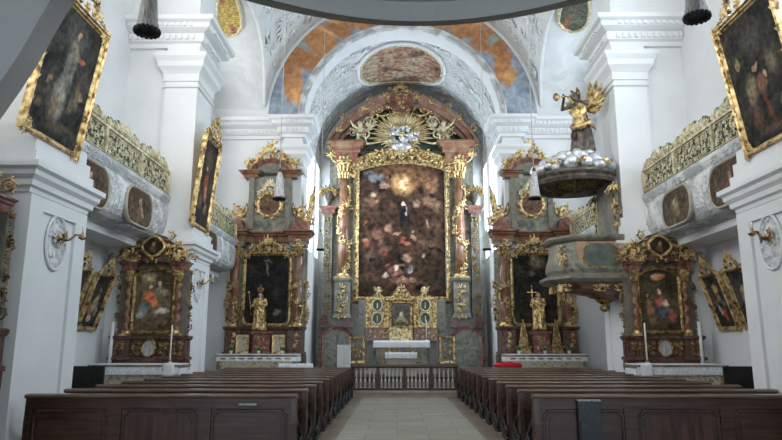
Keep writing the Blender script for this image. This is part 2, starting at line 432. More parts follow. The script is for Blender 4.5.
# chancel shell
for s, nm in ((-1, 'wall_chancel_left'), (1, 'wall_chancel_right')):
    x0, x1 = sorted((side(s, 4.15), side(s, 4.6)))
    mb = MB(); ys = YE + 1
    for a, b_ in [(27.2, 29.2), (30.1, 31.3)]:
        mb.box(x0, x1, ys, a, -.3, 11); mb.box(x0, x1, a, b_, -.3, 5.7); mb.box(x0, x1, a, b_, 10.3, 11); ys = b_
    mb.box(x0, x1, ys, 31.7, -.3, 11)
    struct(nm, mb, M['plaster'])
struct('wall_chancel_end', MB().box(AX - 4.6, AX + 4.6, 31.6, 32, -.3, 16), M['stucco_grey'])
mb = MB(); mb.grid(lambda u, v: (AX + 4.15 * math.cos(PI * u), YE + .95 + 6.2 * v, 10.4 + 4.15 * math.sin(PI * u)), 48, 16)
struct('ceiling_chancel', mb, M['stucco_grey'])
# soffit and archivolt of the chancel arch
prof = [(-.02, -.02), (-.02, .10), (.03, .14), (.08, .10), (.15, .10), (.18, .15), (.22, .15), (.23, -.02)]
path = [(AX - 3.98 * math.cos(a), ZE1 + 3.98 * math.sin(a)) for a in [PI * i / 48 for i in range(49)]]
struct('trim_2', MB().mold([(p[0], p[1]) for p in path][::-1], [(o, q) for o, q in prof], mp='xz', d=YE), M['stucco_fine'])
prof2 = [(0, 0), (0, .06), (.06, .08), (.12, .06), (.12, 0)]
for r_, nmn in ((5.42, 'trim_3'),):
    path = [(AX - r_ * math.cos(a), ZE1 + r_ * math.sin(a)) for a in [PI * i / 56 for i in range(57)]]
    struct(nmn, MB().mold(path[::-1], prof2, mp='xz', d=YE - .0), M['plaster'])

# nave vault: barrel with lunettes over the bays
RV = 5.6
BAYS = [(4.0, 4.6, 2.0), (13.5, 3.9, 2.2), (20.0, 4.6, 2.3)]
def lun(y):
    z = 0
    for yc, L, hb in BAYS:
        t = 1 - ((y - yc) / L) ** 2
        if t > 0: z = max(z, hb * math.sqrt(t))
    return z
def vault(u, v):
    y = -3.5 + 28.0 * v
    if u < .5: t = u / .5; sg = -1
    else: t = (1 - u) / .5; sg = 1
    if t < .2: s = 7.63 - (7.63 - RV) * t / .2; m = 0
    else:
        a = PI / 2 * (t - .2) / .8; s = RV * math.cos(a); m = RV * math.sin(a)
    return (AX + sg * s, y, ZE1 + max(m, lun(y) * (1 + .04 * (RV - s) ** 2) if s > 3 else 0))
struct('ceiling', MB().grid(vault, 200, 224), M['stucco'])
struct('roof_ceiling_back', MB().box(OL - .6, OR + .6, -4, 33, 17.5, 17.8), M['plaster'])

def vault_z(x, y):
    s = abs(x - AX); m = math.sqrt(max(0, RV * RV - s * s))
    return ZE1 + max(m, lun(y) * (1 + .04 * max(0, RV - s) ** 2) if s > 3 else 0)
rb = MB()
for yc, L, hb in BAYS:                                   # stucco ribs along the groins
    for sg in (-1, 1):
        pts = []
        for i in range(61):
            y = yc - L * .999 + 2 * L * .999 * i / 60
            if y > YE - .02: break
            h_ = lun(y); 
            for _ in range(6):
                s_ = math.sqrt(max(0, RV * RV - h_ * h_)); h_ = lun(y) * (1 + .04 * (RV - s_) ** 2)
            pts.append((AX + sg * s_, y, ZE1 + h_))
        rb.tube(pts, .07, 6)
struct('trim_7', rb, M['plaster'])

# wall piers
ENT = [(0, ZE0 - .02), (.10, ZE0), (.12, ZE0 + .12), (.20, ZE0 + .16), (.22, ZE0 + .38), (.34, ZE0 + .44), (.40, ZE0 + .48), (.42, ZE0 + .60), (.52, ZE0 + .66), (.54, ZE1), (0, ZE1 + .02)]
CAP = [(0, -.30), (.05, -.28), (.06, -.08), (.12, 0), (.22, .10), (.24, .24), (.34, .36), (.36, .46), (0, .5)]
LOWC = [(0, -.12), (.03, -.11), (.04, -.05), (.09, -.02), (.10, .06), (.16, .12), (.17, .19), (.23, .23), (.23, .31), (0, .35)]
def dentils(mb, path, off, z0, z1, w=.10, gap=.10, t=.07):
    """little blocks along a horizontal path, outward = right of travel"""
    for a, b_ in zip(path[:-1], path[1:]):
        a = Vector(a); b_ = Vector(b_); L = (b_ - a).length; d = (b_ - a).normalized(); n = Vector((d.y, -d.x))
        k = max(1, int(L / (w + gap)))
        for i in range(k):
            c = a + d * (L * (i + .5) / k) + n * (off)
            p = [c - d * w / 2, c + d * w / 2, c + d * w / 2 + n * t, c - d * w / 2 + n * t]
            mb.add([(q.x, q.y, z) for z in (z0, z1) for q in p], [(0, 1, 2, 3), (7, 6, 5, 4), (0, 4, 5, 1), (1, 5, 6, 2), (2, 6, 7, 3), (3, 7, 4, 0)])
for s, nm in ((-1, 'wall_pier_left'), (1, 'wall_pier_right')):
    for y0, y1 in PIERS:
        mb = MB()
        xo = side(s, 7.64); xi = side(s, 5.58); xu = side(s, 5.76)
        a, b_ = sorted((xo, xi)); mb.box(a, b_, y0, y1, -.3, 3.9)
        a, b_ = sorted((xo, xu)); mb.box(a, b_, y0 + .22, y1 - .1, 3.9, 14.5)
        # pilaster strips above the low cornice: west face corner and nave face
        a, b_ = sorted((side(s, 6.55), side(s, 5.66))); mb.box(a, b_, y0 + .08, y1 - .25, 4.1, ZE0)
        # socle steps
        for k in range(3):
            e = .16 - .05 * k; a, b_ = sorted((side(s, 6.6 + e), side(s, 5.62 - e))); mb.box(a, b_, y0 + .04 - e, y1 - .2 + e, 4.12 + .22 * k, 4.34 + .22 * k)
        def loop(xe, ya, yb):
            p = [(xo, ya), (xe, ya), (xe, yb), (xo, yb)]
            return p[::-1] if s > 0 else p
        # travel so that outward is on the right
        def wind(p):   # left pier: west face runs +x, outward is -y = right of travel (+x) -> ok
            return p if s < 0 else p
        mb.mold(loop(xi, y0, y1), [(o, z + 3.85) for o, z in LOWC])
        mb.mold(loop(xu, y0 + .22, y1 - .1), ENT)
        dentils(mb, loop(xu, y0 + .22, y1 - .1), .2, ZE0 + .2, ZE0 + .34, .09, .07, .06)
        dentils(mb, loop(xu, y0 + .22, y1 - .1), .40, ZE0 + .50, ZE0 + .60, .09, .07, .05)
        pl = [(side(s, 6.55), y0 + .22), (side(s, 6.55), y0 + .08), (side(s, 5.66), y0 + .08), (side(s, 5.66), y1 - .25), (side(s, 5.8), y1 - .25)]
        if s > 0: pl = pl[::-1]
        mb.mold(pl, [(o * .8, z + 8.9) for o, z in CAP])
        mb.mold(pl, [(0, 8.42), (.05, 8.44), (.06, 8.50), (0, 8.52)])
        # raised border leaving a sunk panel on the nave face
        fx = sorted((xi, xi - s * .05))
        pan = [(y0 + .38, .5), (y1 - .38, .5), (y1 - .38, 3.1), (y0 + .38, 3.1)]
        for (ya, yb, za, zb) in ((y0, y0 + .36, .0, 3.72), (y1 - .36, y1, .0, 3.72), (y0 + .36, y1 - .36, .0, .5), (y0 + .36, y1 - .36, 3.52, 3.72)):
            mb.box(*fx, ya, yb, za, zb)
        struct(nm, mb, M['plaster'])

# entablature and pilasters of the east wall
for s, nm in ((-1, 'trim_4'), (1, 'trim_5')):
    mb = MB()
    a, b_ = sorted((side(s, 3.97), side(s, 4.70))); mb.box(a, b_, YE - .25, YE + .02, 0, ZE0)
    p = [(side(s, 7.63), YE), (side(s, 4.72), YE), (side(s, 4.72), YE - .26), (side(s, 3.95), YE - .26), (side(s, 3.95), YE + 1.0)]
    q = p[1:]
    if s > 0: p = p[::-1]; q = q[::-1]
    mb.mold(p, ENT); dentils(mb, p, .2, ZE0 + .2, ZE0 + .34, .09, .07, .06); dentils(mb, p, .40, ZE0 + .50, ZE0 + .60, .09, .07, .05)
    mb.mold(q, [(o * .8, z + 8.8) for o, z in CAP]); mb.mold(q, [(0, 8.3), (.05, 8.32), (.06, 8.38), (0, 8.40)])
    mb.mold(q, [(0, .9), (.10, .85), (.14, .2), (.14, 0), (0, 0)])
    struct(nm, mb, M['plaster'])

# galleries across the bays: bulging stucco parapet wall on a soffit slab
BELLY = [(7.63, 4.14), (6.75, 4.14), (6.70, 4.18), (6.55, 4.20), (6.40, 4.24), (6.29, 4.32), (6.23, 4.44), (6.205, 4.6), (6.205, 5.06), (6.25, 5.16), (6.20, 5.22), (6.16, 5.30), (6.16, 5.38), (6.36, 5.38), (6.40, 5.2), (7.63, 5.2)]
def belly_x(z):
    for (xa, za), (xb, zb) in zip(BELLY[2:9], BELLY[3:10]):
        if za <= z <= zb: return xa + (xb - xa) * (z - za) / (zb - za)
    return 6.2
for s, nm in ((-1, 'wall_gallery_left'), (1, 'wall_gallery_right')):
    for y0, y1 in ((10.7, 16.3), (18.0, 23.45)):
        mb = MB().prism([(side(s, d), z) for d, z in BELLY], y0 + .003, y1 - .003)
        struct(nm, mb, M['stucco_fine'])
        mb = MB(); a, b_ = sorted((side(s, 6.78), side(s, 7.63)))
        mb.box(a, b_, y0 + .003, y1 - .003, 3.98, 4.138)
        struct('trim_6', mb, M['plaster'])

# organ loft over the camera: arch, soffit with a bulging front
mb = MB()
op = [(-4.3, 0), (-4.3, 2.8), (-4.24, 3.2), (-4.10, 3.52), (-3.95, 3.78), (-3.80, 4.05), (-3.66, 4.32), (-3.54, 4.60), (-3.42, 4.88), (-3.3, 5.1)]
opr = [(4.9, 5.1), (4.9, 0)]
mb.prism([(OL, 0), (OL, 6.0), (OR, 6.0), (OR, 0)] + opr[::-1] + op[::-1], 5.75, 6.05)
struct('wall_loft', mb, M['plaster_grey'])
cxl, ryl = .26, 3.0
front = []
for i in range(41):
    t = -1 + 2 * i / 40; x = cxl + t * 3.4
    front.append((x, max(6.06, 6.72 - .165 * (x - cxl) ** 2)))
prof = [(-.5, -.2), (-.5, .03), (-.2, .03), (-.17, -.02), (-.05, -.02), (0, .02), (.03, .08), (.03, .14), (-.03, .18), (-.03, .9), (.05, .95), (.05, 1.02), (-.1, 1.02)]
mb = MB().prism(front, 5.12, 6.0, 'xy')
mb.mold(front[::-1], [(o, z + 5.1) for o, z in prof])
dentils(mb, front[::-1], -.42, 5.05, 5.12, .06, .05, .05); dentils(mb, front[::-1], -.30, 5.08, 5.13, .05, .03, .05)
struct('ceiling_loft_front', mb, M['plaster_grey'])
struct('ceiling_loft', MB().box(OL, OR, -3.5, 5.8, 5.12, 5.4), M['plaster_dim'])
# ---------------------------------------------------------------- pixel rays (to size things at a known depth)
_TH = math.atan(125 / 640)
def _ray(px, py):
    c = Matrix.Rotation(R(.527), 3, 'Z') @ Matrix.Rotation(R(90) + _TH, 3, 'X')
    return c @ Vector(((px - 391) / 640, (220 - py) / 640, -1))
def zz(py, Y, px=397):
    d = _ray(px, py); return 1.55 + d.z * Y / d.y
def xx(px, py, Y):
    d = _ray(px, py); return d.x * Y / d.y

# ---------------------------------------------------------------- ornament templates
def _tpl(mb): return (mb.v, mb.f)
def t_scroll(turns=1.5, leaves=4):
    mb = MB(); pts = []
    for i in range(5): pts.append((.15 * i, 0, -.12 * math.sin(PI * i / 5)))
    cx, cz = .62, .32
    for i in range(15):
        t = i / 14; a = -PI / 2 + turns * 2 * PI * t; r = .34 * (1 - t) ** .8 + .05
        pts.append((cx + r * math.cos(a), 0, cz + r * math.sin(a)))
    mb.tube(pts, lambda t: .10 * (1 - .55 * t) * (0.5 + min(1, t * 4) * .5), 5, 1.1)
    mb.ell((cx, 0, cz), (.11, .13, .11), 6, 4)
    for i in range(leaves):
        a = -PI / 2 + .2 + 1.15 * i; c = (cx + .43 * math.cos(a), -.02, cz + .43 * math.sin(a))
        mb.ell(c, (.17, .07, .07), 6, 4, Matrix.Rotation(-(a + .6), 3, 'Y'))
    return _tpl(mb)
def t_leaf(n=5):
    mb = MB()
    for i in range(n):
        a = PI / 2 + (i - (n - 1) / 2) * .42; L = 1 - .16 * abs(i - (n - 1) / 2)
        pts = [(L * t * math.cos(a + .35 * (t - .2) * (1 if a > PI / 2 else -1 if a < PI / 2 - .01 else 0)), -.16 * math.sin(PI * t * .9), L * t * math.sin(a)) for t in (0, .3, .6, .85, 1)]
        mb.tube(pts, [.07, .12, .11, .07, .02], 5, .6)
    return _tpl(mb)
def t_shell(n=9):
    mb = MB()
    for i in range(n):
        a = R(10) + (PI - R(20)) * i / (n - 1)
        pts = [(t * math.cos(a), -.12 * math.sin(PI * t), t * math.sin(a)) for t in (.1, .4, .75, 1)]
        mb.tube(pts, [.04, .09, .13, .10], 5, .9)
        mb.ell((1.02 * math.cos(a), -.02, 1.02 * math.sin(a)), .12, 6, 4)
    mb.ell((0, -.08, .05), (.22, .16, .16), 8, 5)
    return _tpl(mb)
def t_flower(n=6):
    mb = MB()
    for i in range(n):
        a = 2 * PI * i / n
        mb.ell((.55 * math.cos(a), 0, .55 * math.sin(a)), (.42, .14, .24), 6, 4, Matrix.Rotation(-a, 3, 'Y'))
    mb.ell((0, -.1, 0), .28, 6, 4)
    return _tpl(mb)
def t_cherub():
    mb = MB(); mb.ell((0, -.15, 0), (.34, .34, .40), 10, 7); mb.ell((0, -.5, -.02), (.06, .06, .09), 6, 4)
    mb.ell((0, -.05, .2), (.38, .34, .28), 8, 5)
    for s in (-1, 1):
        mb.ell((s * .16, -.44, -.1), .09, 6, 4)
        for k in range(4):
            a = .5 - .35 * k
            mb.ell((s * (.35 + .38 * math.cos(a)), .02, -.15 + .45 * math.sin(a)), (.42 - .03 * k, .08, .10), 6, 4, Matrix.Rotation(-a * s if s > 0 else a, 3, 'Y'))
    return _tpl(mb)
T_S = t_scroll(); T_S2 = t_scroll(1.1, 3); T_L = t_leaf(); T_L3 = t_leaf(3); T_SH = t_shell(); T_F = t_flower(); T_C = t_cherub()

def fill(mb, x0, x1, z0, z1, size, seed=1, y=0, inside=None, depth=1, sym=False, dens=1.0):
    """dense carved foliage over a region"""
    rnd = random.Random(seed)
    nx = max(1, round((x1 - x0) / size * dens)); nz = max(1, round((z1 - z0) / size * dens))
    for i in range(nx):
        for j in range(nz):
            x = x0 + (x1 - x0) * (i + .5 + rnd.uniform(-.25, .25)) / nx; z = z0 + (z1 - z0) * (j + .5 + rnd.uniform(-.25, .25)) / nz
            if inside and not inside(x, z): continue
            t = rnd.choice((T_S2, T_L, T_S2, T_L3, T_F)); s = size * rnd.uniform(.75, 1.05) * (.55 if t is T_F else .9 if t in (T_L, T_L3) else 1)
            a = rnd.uniform(0, 2 * PI); m = rnd.random() < .5
            ox, oz = (-.55, -.2) if t is T_S2 else (0, -.45) if t in (T_L, T_L3) else (0, 0)
            dx = s * (ox * math.cos(a) - oz * math.sin(a)); dz = s * (ox * math.sin(a) + oz * math.cos(a))
            mb.stamp(t, x + (-dx if m else dx), z + dz, a, s, m, y + rnd.uniform(-.02, .0), s * depth)
            if sym: mb.stamp(t, -(x + (-dx if m else dx)), z + dz, a, s, not m, y, s * depth)
    return mb
def border(mb, pts, size, y=0, closed=False, step=None, seed=3):
    """running foliage along a 2D line"""
    rnd = random.Random(seed); step = step or size * .8
    P = [Vector(p) for p in pts] + ([Vector(pts[0])] if closed else [])
    carry = 0; k = 0
    for a, b in zip(P[:-1], P[1:]):
        L = (b - a).length
        if L < 1e-6: continue
        d = (b - a) / L; ang = math.atan2(d.y, d.x); t = carry
        while t < L:
            p = a + d * t
            mb.stamp(T_S2 if k % 2 else T_L3, p.x, p.y, ang + (-.3 if k % 2 else -PI / 2 + .3), size * (.8 if k % 2 else .7), bool(0), y, size)
            t += step; k += 1
        carry = t - L
    return mb
def crest(mb, w, h, z=0, y=0, x=0):
    """symmetrical carved crowning: shell between scrolls and leaves"""
    mb.stamp(T_SH, x, z + h * .48, 0, h * .34, False, y)
    mb.stamp(T_L, x, z + h * .62, 0, h * .42, False, y)
    mb.stamp(T_F, x, z + h * .22, 0, h * .2, False, y)
    for m in (False, True):
        sg = -1 if m else 1
        mb.stamp(T_S, x + sg * w * .08, z + h * .08, .05, h * .50, m, y)
        mb.stamp(T_S, x + sg * w * .50, z + h * .06, PI - .35, h * .42, not m, y)
        mb.stamp(T_L, x + sg * w * .22, z + h * .42, -.5 * 1, h * .34, m, y)
        mb.stamp(T_L, x + sg * w * .40, z + h * .2, -.9, h * .34, m, y)
    return mb
FRP = [(-.0, -.01), (-.0, .03), (.25, .05), (.35, .10), (.65, .10), (.8, .15), (1, .12), (1, -.02)]
def frame_prof(w, d): return [(o * w, q * d / .15) for o, q in FRP]
def rectp(w, h, x=0, z=0): return [(x - w / 2, z), (x - w / 2, z + h), (x + w / 2, z + h), (x + w / 2, z)][::-1]
def ellp(rx, rz, n=28, x=0, z=0): return [(x + rx * math.cos(2 * PI * i / n), z + rz * math.sin(2 * PI * i / n)) for i in range(n)]
def archp(w, h, rise, x=0, z=0, n=12):
    """rectangle with segmental top; h = height at the sides"""
    pts = [(x + w / 2, z), (x + w / 2, z + h)]
    if rise > 0:
        r = (w * w / 4 + rise * rise) / (2 * rise); a = math.asin(min(1, w / 2 / r))
        for i in range(1, n):
            b = a - 2 * a * i / n; pts.append((x + r * math.sin(b), z + h + rise - r + r * math.cos(b)))
    return pts + [(x - w / 2, z + h), (x - w / 2, z)]
def rrp(w, h, r, x=0, z=0, n=5):
    pts = []
    for cx_, cz_, a0 in ((w / 2 - r, h - r, 0), (-w / 2 + r, h - r, 90), (-w / 2 + r, r, 180), (w / 2 - r, r, 270)):
        for i in range(n + 1):
            a = R(a0 + 90 * i / n); pts.append((x + cx_ + r * math.cos(a), z + cz_ + r * math.sin(a)))
    return pts
# all outlines above run counter-clockwise -> right of travel is outwards
def col3(*a): return tuple(x / 1.0 for x in a)

def bend(mb, f):
    mb.v = [f(*p) for p in mb.v]; return mb
# foliage reliefs in white stucco: chancel vault, nave vault, gallery fronts
m = MB(); Rr = 4.15
fill(m, -6.2, 6.2, 25.7, 31.3, 0.62, 77, 0, lambda x, z: (abs(x) / 2.35) ** 1.7 + (abs(z - 28.1) / 2.45) ** 1.7 > 1, depth=.5, dens=1.15)
struct('trim_8', bend(m, lambda x, y, z: (AX + (Rr + y) * math.sin(x / Rr), z, 10.4 + (Rr + y) * math.cos(x / Rr))), M['stucco'])
m = MB()
def inside(x, z):
    a = abs(x) / RV; h_ = RV * math.cos(a); s_ = RV * math.sin(a)
    return h_ > .9 and h_ > (lun(z) * (1 + .04 * (RV - s_) ** 2) + .25 if s_ > 3 else 0)
fill(m, -8.2, 8.2, 13.0, 24.2, .80, 41, 0, inside, depth=.5, dens=1.05)
struct('trim_9', bend(m, lambda x, y, z: (AX + (RV + y) * math.sin(x / RV), z, ZE1 + (RV + y) * math.cos(x / RV))), M['stucco'])
for s_ in (-1, 1):
    for ya, yb, ov_ in ((10.8, 16.2, ((14.4, .86), (12.0, .95))), (18.1, 23.3, ((20.2, .8),))):
        m = MB(); fill(m, ya + .15, yb - .15, 4.32, 5.12, .24, 51, 0, lambda x, z: all(abs(x - c) > w_ for c, w_ in ov_), depth=.4, dens=1.0)
        for c, w_ in ov_: border(m, rrp(w_ * 2 - .25, .98, .4, c, 4.20, 5), .14, 0, True)
        struct('trim_10', bend(m, lambda x, y, z: (side(s_, belly_x(z) + y + .01), x, z)), M['plaster'])
# soft acanthus panels on the lunette walls of the far bay
m = MB()
for s_ in (-1, 1):
    for z in (11.0, 11.8): pass

# ---------------------------------------------------------------- pews
PX0L, PX1L, PX0R, PX1R = xx(29, 396, 9.1), -1.40, 1.88, 5.76
PY0, PDY = 9.1, 1.05
def end_outline():
    o = [(-.06, 0), (.36, 0), (.38, .10), (.33, .20), (.26, .27), (.22, .34), (.24, .42), (.20, .48), (.13, .54), (.10, .60), (.08, .68), (.06, .76), (.06, .86), (.0, .885), (-.06, .86), (-.08, .5), (-.07, .2)]
    return o
def make_pew(w, aisle_side, panel=False):
    """local: x from 0 (aisle end) away; back rest plane at y=0, seat in front (+y)"""
    s = -aisle_side
    root = empty('pew')
    x = lambda a: s * a
    def bx(mb, a, b, *r): 
        p, q = sorted((x(a), x(b))); return mb.box(p, q, *r)
    t = MB(); a_, b_ = sorted((x(-.03), x(w + .02)))
    t.mold([(a_, 0), (b_, 0)], [(-.055, .83), (.055, .83), (.075, .845), (.08, .865), (.06, .885), (-.06, .89), (-.08, .87)], mp='xy')
    t.build('top_rail', M['wood_top'], root)
    b = MB(); bx(b, .05, w - .05, -.02, .02, .18, .83)
    if panel:
        n = 3
        for k in range(n + 1):
            c = .0 + (w) * k / n; bx(b, max(0, c - .09), min(w, c + .09), -.05, .03, 0, .83)
        bx(b, 0, w, -.045, .03, .70, .83); bx(b, 0, w, -.045, .03, 0, .14)
        b.build('backrest', M['wood'], root)
        for k in range(n):
            c0 = w * k / n + .12; c1 = w * (k + 1) / n - .12
            pm = MB(); cw = c1 - c0; cc = x((c0 + c1) / 2)
            ol = []
            for (sx, sz) in ((1, -1), (1, 1), (-1, 1), (-1, -1)):
                cx_, cz_ = cc + sx * cw / 2, .42 + sz * .24; e = .06
                if sx * sz > 0: ol += [(cx_, cz_ - sz * e), (cx_ - sx * e * .4, cz_ - sz * e * .9), (cx_ - sx * e * .9, cz_ - sz * e * .4), (cx_ - sx * e, cz_)]
                else: ol += [(cx_ - sx * e, cz_), (cx_ - sx * e * .9, cz_ - sz * e * .4), (cx_ - sx * e * .4, cz_ - sz * e * .9), (cx_, cz_ - sz * e)]
            pm.mold(ol, [(-.012, .02), (-.012, .035), (.0, .045), (.02, .045), (.03, .03), (.03, .02)], closed=True, mp='xz')
            pm.prism([(p[0] * 1 - (p[0] - cc) * .12, .42 + (p[1] - .42) * .80) for p in ol], -.034, -.018)
            pm.build('back_panel', M['wood_red'] if k % 2 else M['wood'], root)
    else:
        bx(b, 0, w, -.035, .025, .70, .80); b.build('backrest', M['wood'], root)
        q = MB(); bx(q, .04, w - .04, -.22, -.03, .62, .64); bx(q, .04, w - .04, -.24, -.22, .60, .66); q.build('book_ledge', M['wood'], root)
        k_ = MB(); bx(k_, .05, w - .05, -.42, -.24, .14, .18)
        for q_ in (.4, w / 2, w - .4): bx(k_, q_ - .03, q_ + .03, -.36, -.28, 0, .14)
        k_.build('kneeler', M['wood_top'], root)
    m = MB(); bx(m, .04, w - .04, .02, .38, .42, .455); bx(m, .06, w - .06, .30, .33, .30, .42); m.build('seat', M['wood_top'], root)
    for a in (0, w):
        e = MB(); p, q = sorted((x(a - (.02 if a == 0 else .03)), x(a + (.05 if a == 0 else .0)))); e.prism(end_outline(), p, q, 'yz')
        eo = e.build('pew_end', M['wood_red'] if a == 0 else M['wood'], root)
        if a == 0:
            f = MB()
            for (yy, z_, r_) in ((.24, .17, .16), (.02, .12, .11)):
                pts = []
                for i in range(16):
                    tt = i / 15; an = -1.4 + 1.5 * 2 * PI * tt; rr = r_ * (1 - .8 * tt); pts.append((0, yy + rr * math.cos(an), z_ + rr * math.sin(an)))
                f.at(x(-.045)); f.tube(pts, .028, 6)
            f.tube([(0, -.08, .02), (0, .42, .02)], .03, 6); f.tube([(0, .30, .30), (0, .18, .38), (0, .10, .50)], [.03, .03, .012], 6); f.at()
            f.build('carved_scroll', M['wood_dark'], eo)
    return root
ORD = ['second', 'third', 'fourth', 'fifth', 'sixth', 'seventh', 'eighth', 'ninth', 'tenth']
for sd, X, w, nm in ((1, PX1L, PX1L - PX0L, 'left'), (-1, PX0R, PX1R - PX0R, 'right')):
    g = 'pews %s of the aisle' % nm
    r0 = make_pew(w, sd, True); r0.location = (X, PY0, 0)
    tag(r0, 'dark oak pew with panelled back, nearest pew %s of the aisle' % nm, 'pew', g)
    r1 = make_pew(w, sd); 
    for k in range(1, 11):
        o = r1 if k == 1 else copy_tree(r1)
        o.location = (X, PY0 + PDY * k, 0)
        lab = 'oak pew %s of the aisle, ' % nm + ('front one beside the communion rail' if k == 10 else '%s row behind the communion rail' % ORD[9 - k] if k >= 6 else '%s row counted from the nearest panelled pew' % ORD[k - 1])
        tag(o, lab, 'pew', g)
# things on the panelled backs
o = MB(); X0 = xx(577, 394, 9.0); X1 = xx(599, 394, 9.0)
c = empty('hymn_book_holder', ((X0 + X1) / 2, 9.03, .59), 0, 'black leatherette holder hanging on the back of the nearest right pew', 'holder'); hw = (X1 - X0) / 2
o.box(-hw, hw, -.06, 0, -.30, .22).box(-hw + .02, hw - .02, -.085, -.06, -.28, -.05); o.build('case', M['black'], c)
MB().box(-hw - .01, hw + .01, -.075, 0, .215, .235).build('edge_strip', M['tin'], c)
X0 = xx(235, 407, 9.0); X1 = xx(260, 407, 9.0)
c = empty('pew_bracket', ((X0 + X1) / 2, 9.05, zz(406, 9.0)), 0, 'small dark metal bracket on the panelled back of the nearest left pew', 'bracket'); hw = (X1 - X0) / 2
MB().box(-hw, hw, -.035, 0, -.02, .005).build('plate', M['wood_dark'], c); MB().box(-hw * .75, hw * .7, -.045, -.01, .005, .03).build('slip', M['tin'], c)

# ---------------------------------------------------------------- communion rail
RY = 20.28; rz = .185; rt = zz(364.5, RY)
rail = empty('communion_rail', (AX, RY, rz), 0, 'dark wooden communion rail with pale stone balusters closing the aisle', 'railing')
H = rt - rz; hwR = 1.60
MB().mold([(-hwR - .05, 0), (hwR + .05, 0)], [(-.09, H - .10), (.09, H - .10), (.11, H - .06), (.10, H), (-.10, H), (-.11, H - .06)]).build('top_rail', M['wood'], rail)
MB().box(-hwR, hwR, -.08, .08, 0, .07).build('bottom_rail', M['wood'], rail)
bayx = [-hwR, -.82, 0, .82, hwR]
pm0 = None; b0 = None
for k, x in enumerate(bayx):
    MB().box(x - .05, x + .05, -.07, .07, .07, H - .1).frus((x - .035, x + .035, -.085, -.07), (x - .035, x + .035, -.085, -.07), .14, H - .16).build('post', M['wood'], rail)
M['baluster_stone'] = simple('pale_baluster_stone', [(.35, (.34, .32, .29)), (.65, (.68, .67, .63))], 9, rough=.5)
bp = [(.045, 0), (.045, .02), (.025, .04), (.022, .07), (.035, .12), (.048, .17), (.04, .23), (.02, .30), (.018, .33), (.03, .35), (.02, .37), (.03, .41), (.04, .47), (.022, .54), (.022, .56), (.042, .58), (.042, .60)]
sc = (H - .17) / .60
bal = MB().lathe([(r * .8, z * sc) for r, z in bp], 10)
for a, b_, n in zip(bayx[:-1], bayx[1:], (5, 6, 6, 5)):
    for k in range(n):
        x = a + .05 + (b_ - a - .10) * (k + .5) / n
        if b0 is None: b0 = bal.build('baluster', M['baluster_stone'], rail); q = b0
        else: q = b0.copy(); COL.objects.link(q)
        q.parent = rail; q.location = (x, 0, .07)

# ---------------------------------------------------------------- gallery balustrades and oval pictures
def gallery_rail(s, y0, y1, nb, label):
    L = y1 - y0 - .01
    rt_ = empty('gallery_balustrade', (side(s, 6.26), (y0 + y1) / 2, 5.38), R(90) if s < 0 else R(-90), label, 'balustrade', 'gilded gallery balustrades')
    MB().box(-L / 2, L / 2, -.05, .05, 0, .05).build('bottom_rail', M['green_paint'], rt_)
    MB().box(-L / 2, L / 2, -.06, .06, .60, .66).build('top_rail', M['gold_pale'], rt_)
    MB().box(-L / 2, L / 2, -.005, .012, .05, .60).build('backing_board', M['green_paint'], rt_)
    for k in range(nb + 1):
        x = -L / 2 + .04 + (L - .08) * k / nb
        MB().box(x - .04, x + .04, -.065, .05, .05, .60).box(x - .015, x + .015, -.08, -.065, .1, .55).build('post', M['gold_pale'], rt_)
    for k in range(nb):
        xa = -L / 2 + .08 + (L - .08) * k / nb; xb = xa + (L - .08) / nb - .08
        f = MB(); f.box(xa + .02, xb - .02, -.03, -.005, .065, .085).box(xa + .02, xb - .02, -.03, -.005, .565, .585)
        fill(f, xa + .03, xb - .03, .09, .56, .15, 7 + k, -.02, depth=.7, dens=1.25)
        f.build('openwork_panel', M['gold_pale'], rt_)
        g = MB(); w_ = xb - xa
        def top(x, xa=xa, w_=w_): return .66 + .17 + .12 * max(0, math.sin(PI * (x - xa) / w_)) ** .7 + .03 * math.sin(14 * (x - xa))
        ol = [(xa + w_ * i / 24, top(xa + w_ * i / 24)) for i in range(25)]
        gb = MB().prism([(xb, .66), ] + ol[::-1] + [(xa, .66)], .0, .02)
        cb = gb.build('cresting_board', M['green_paint'], rt_)
        for i in range(10):
            xc = xa + w_ * (i + .5) / 10
            g.stamp(T_L, xc, .67, .3 * (1 if i % 2 else -1), max(.13, (top(xc) - .66) * .95), i % 2 == 0, -.01)
        g.stamp(T_SH, (xa + xb) / 2, .72, 0, .20, False, -.05)
        g.build('leaf_cresting', M['gold_pale'], cb)
    return rt_
gallery_rail(-1, 10.7, 16.3, 3, 'gilded openwork balustrade on the near left gallery, leaf cresting')
gallery_rail(1, 10.7, 16.3, 3, 'gilded openwork balustrade on the near right gallery, leaf cresting')
gallery_rail(-1, 18.0, 23.45, 3, 'gilded openwork balustrade on the far left gallery, beyond the second pier')
gallery_rail(1, 18.0, 23.45, 3, 'gilded openwork balustrade on the far right gallery, beyond the pulpit')

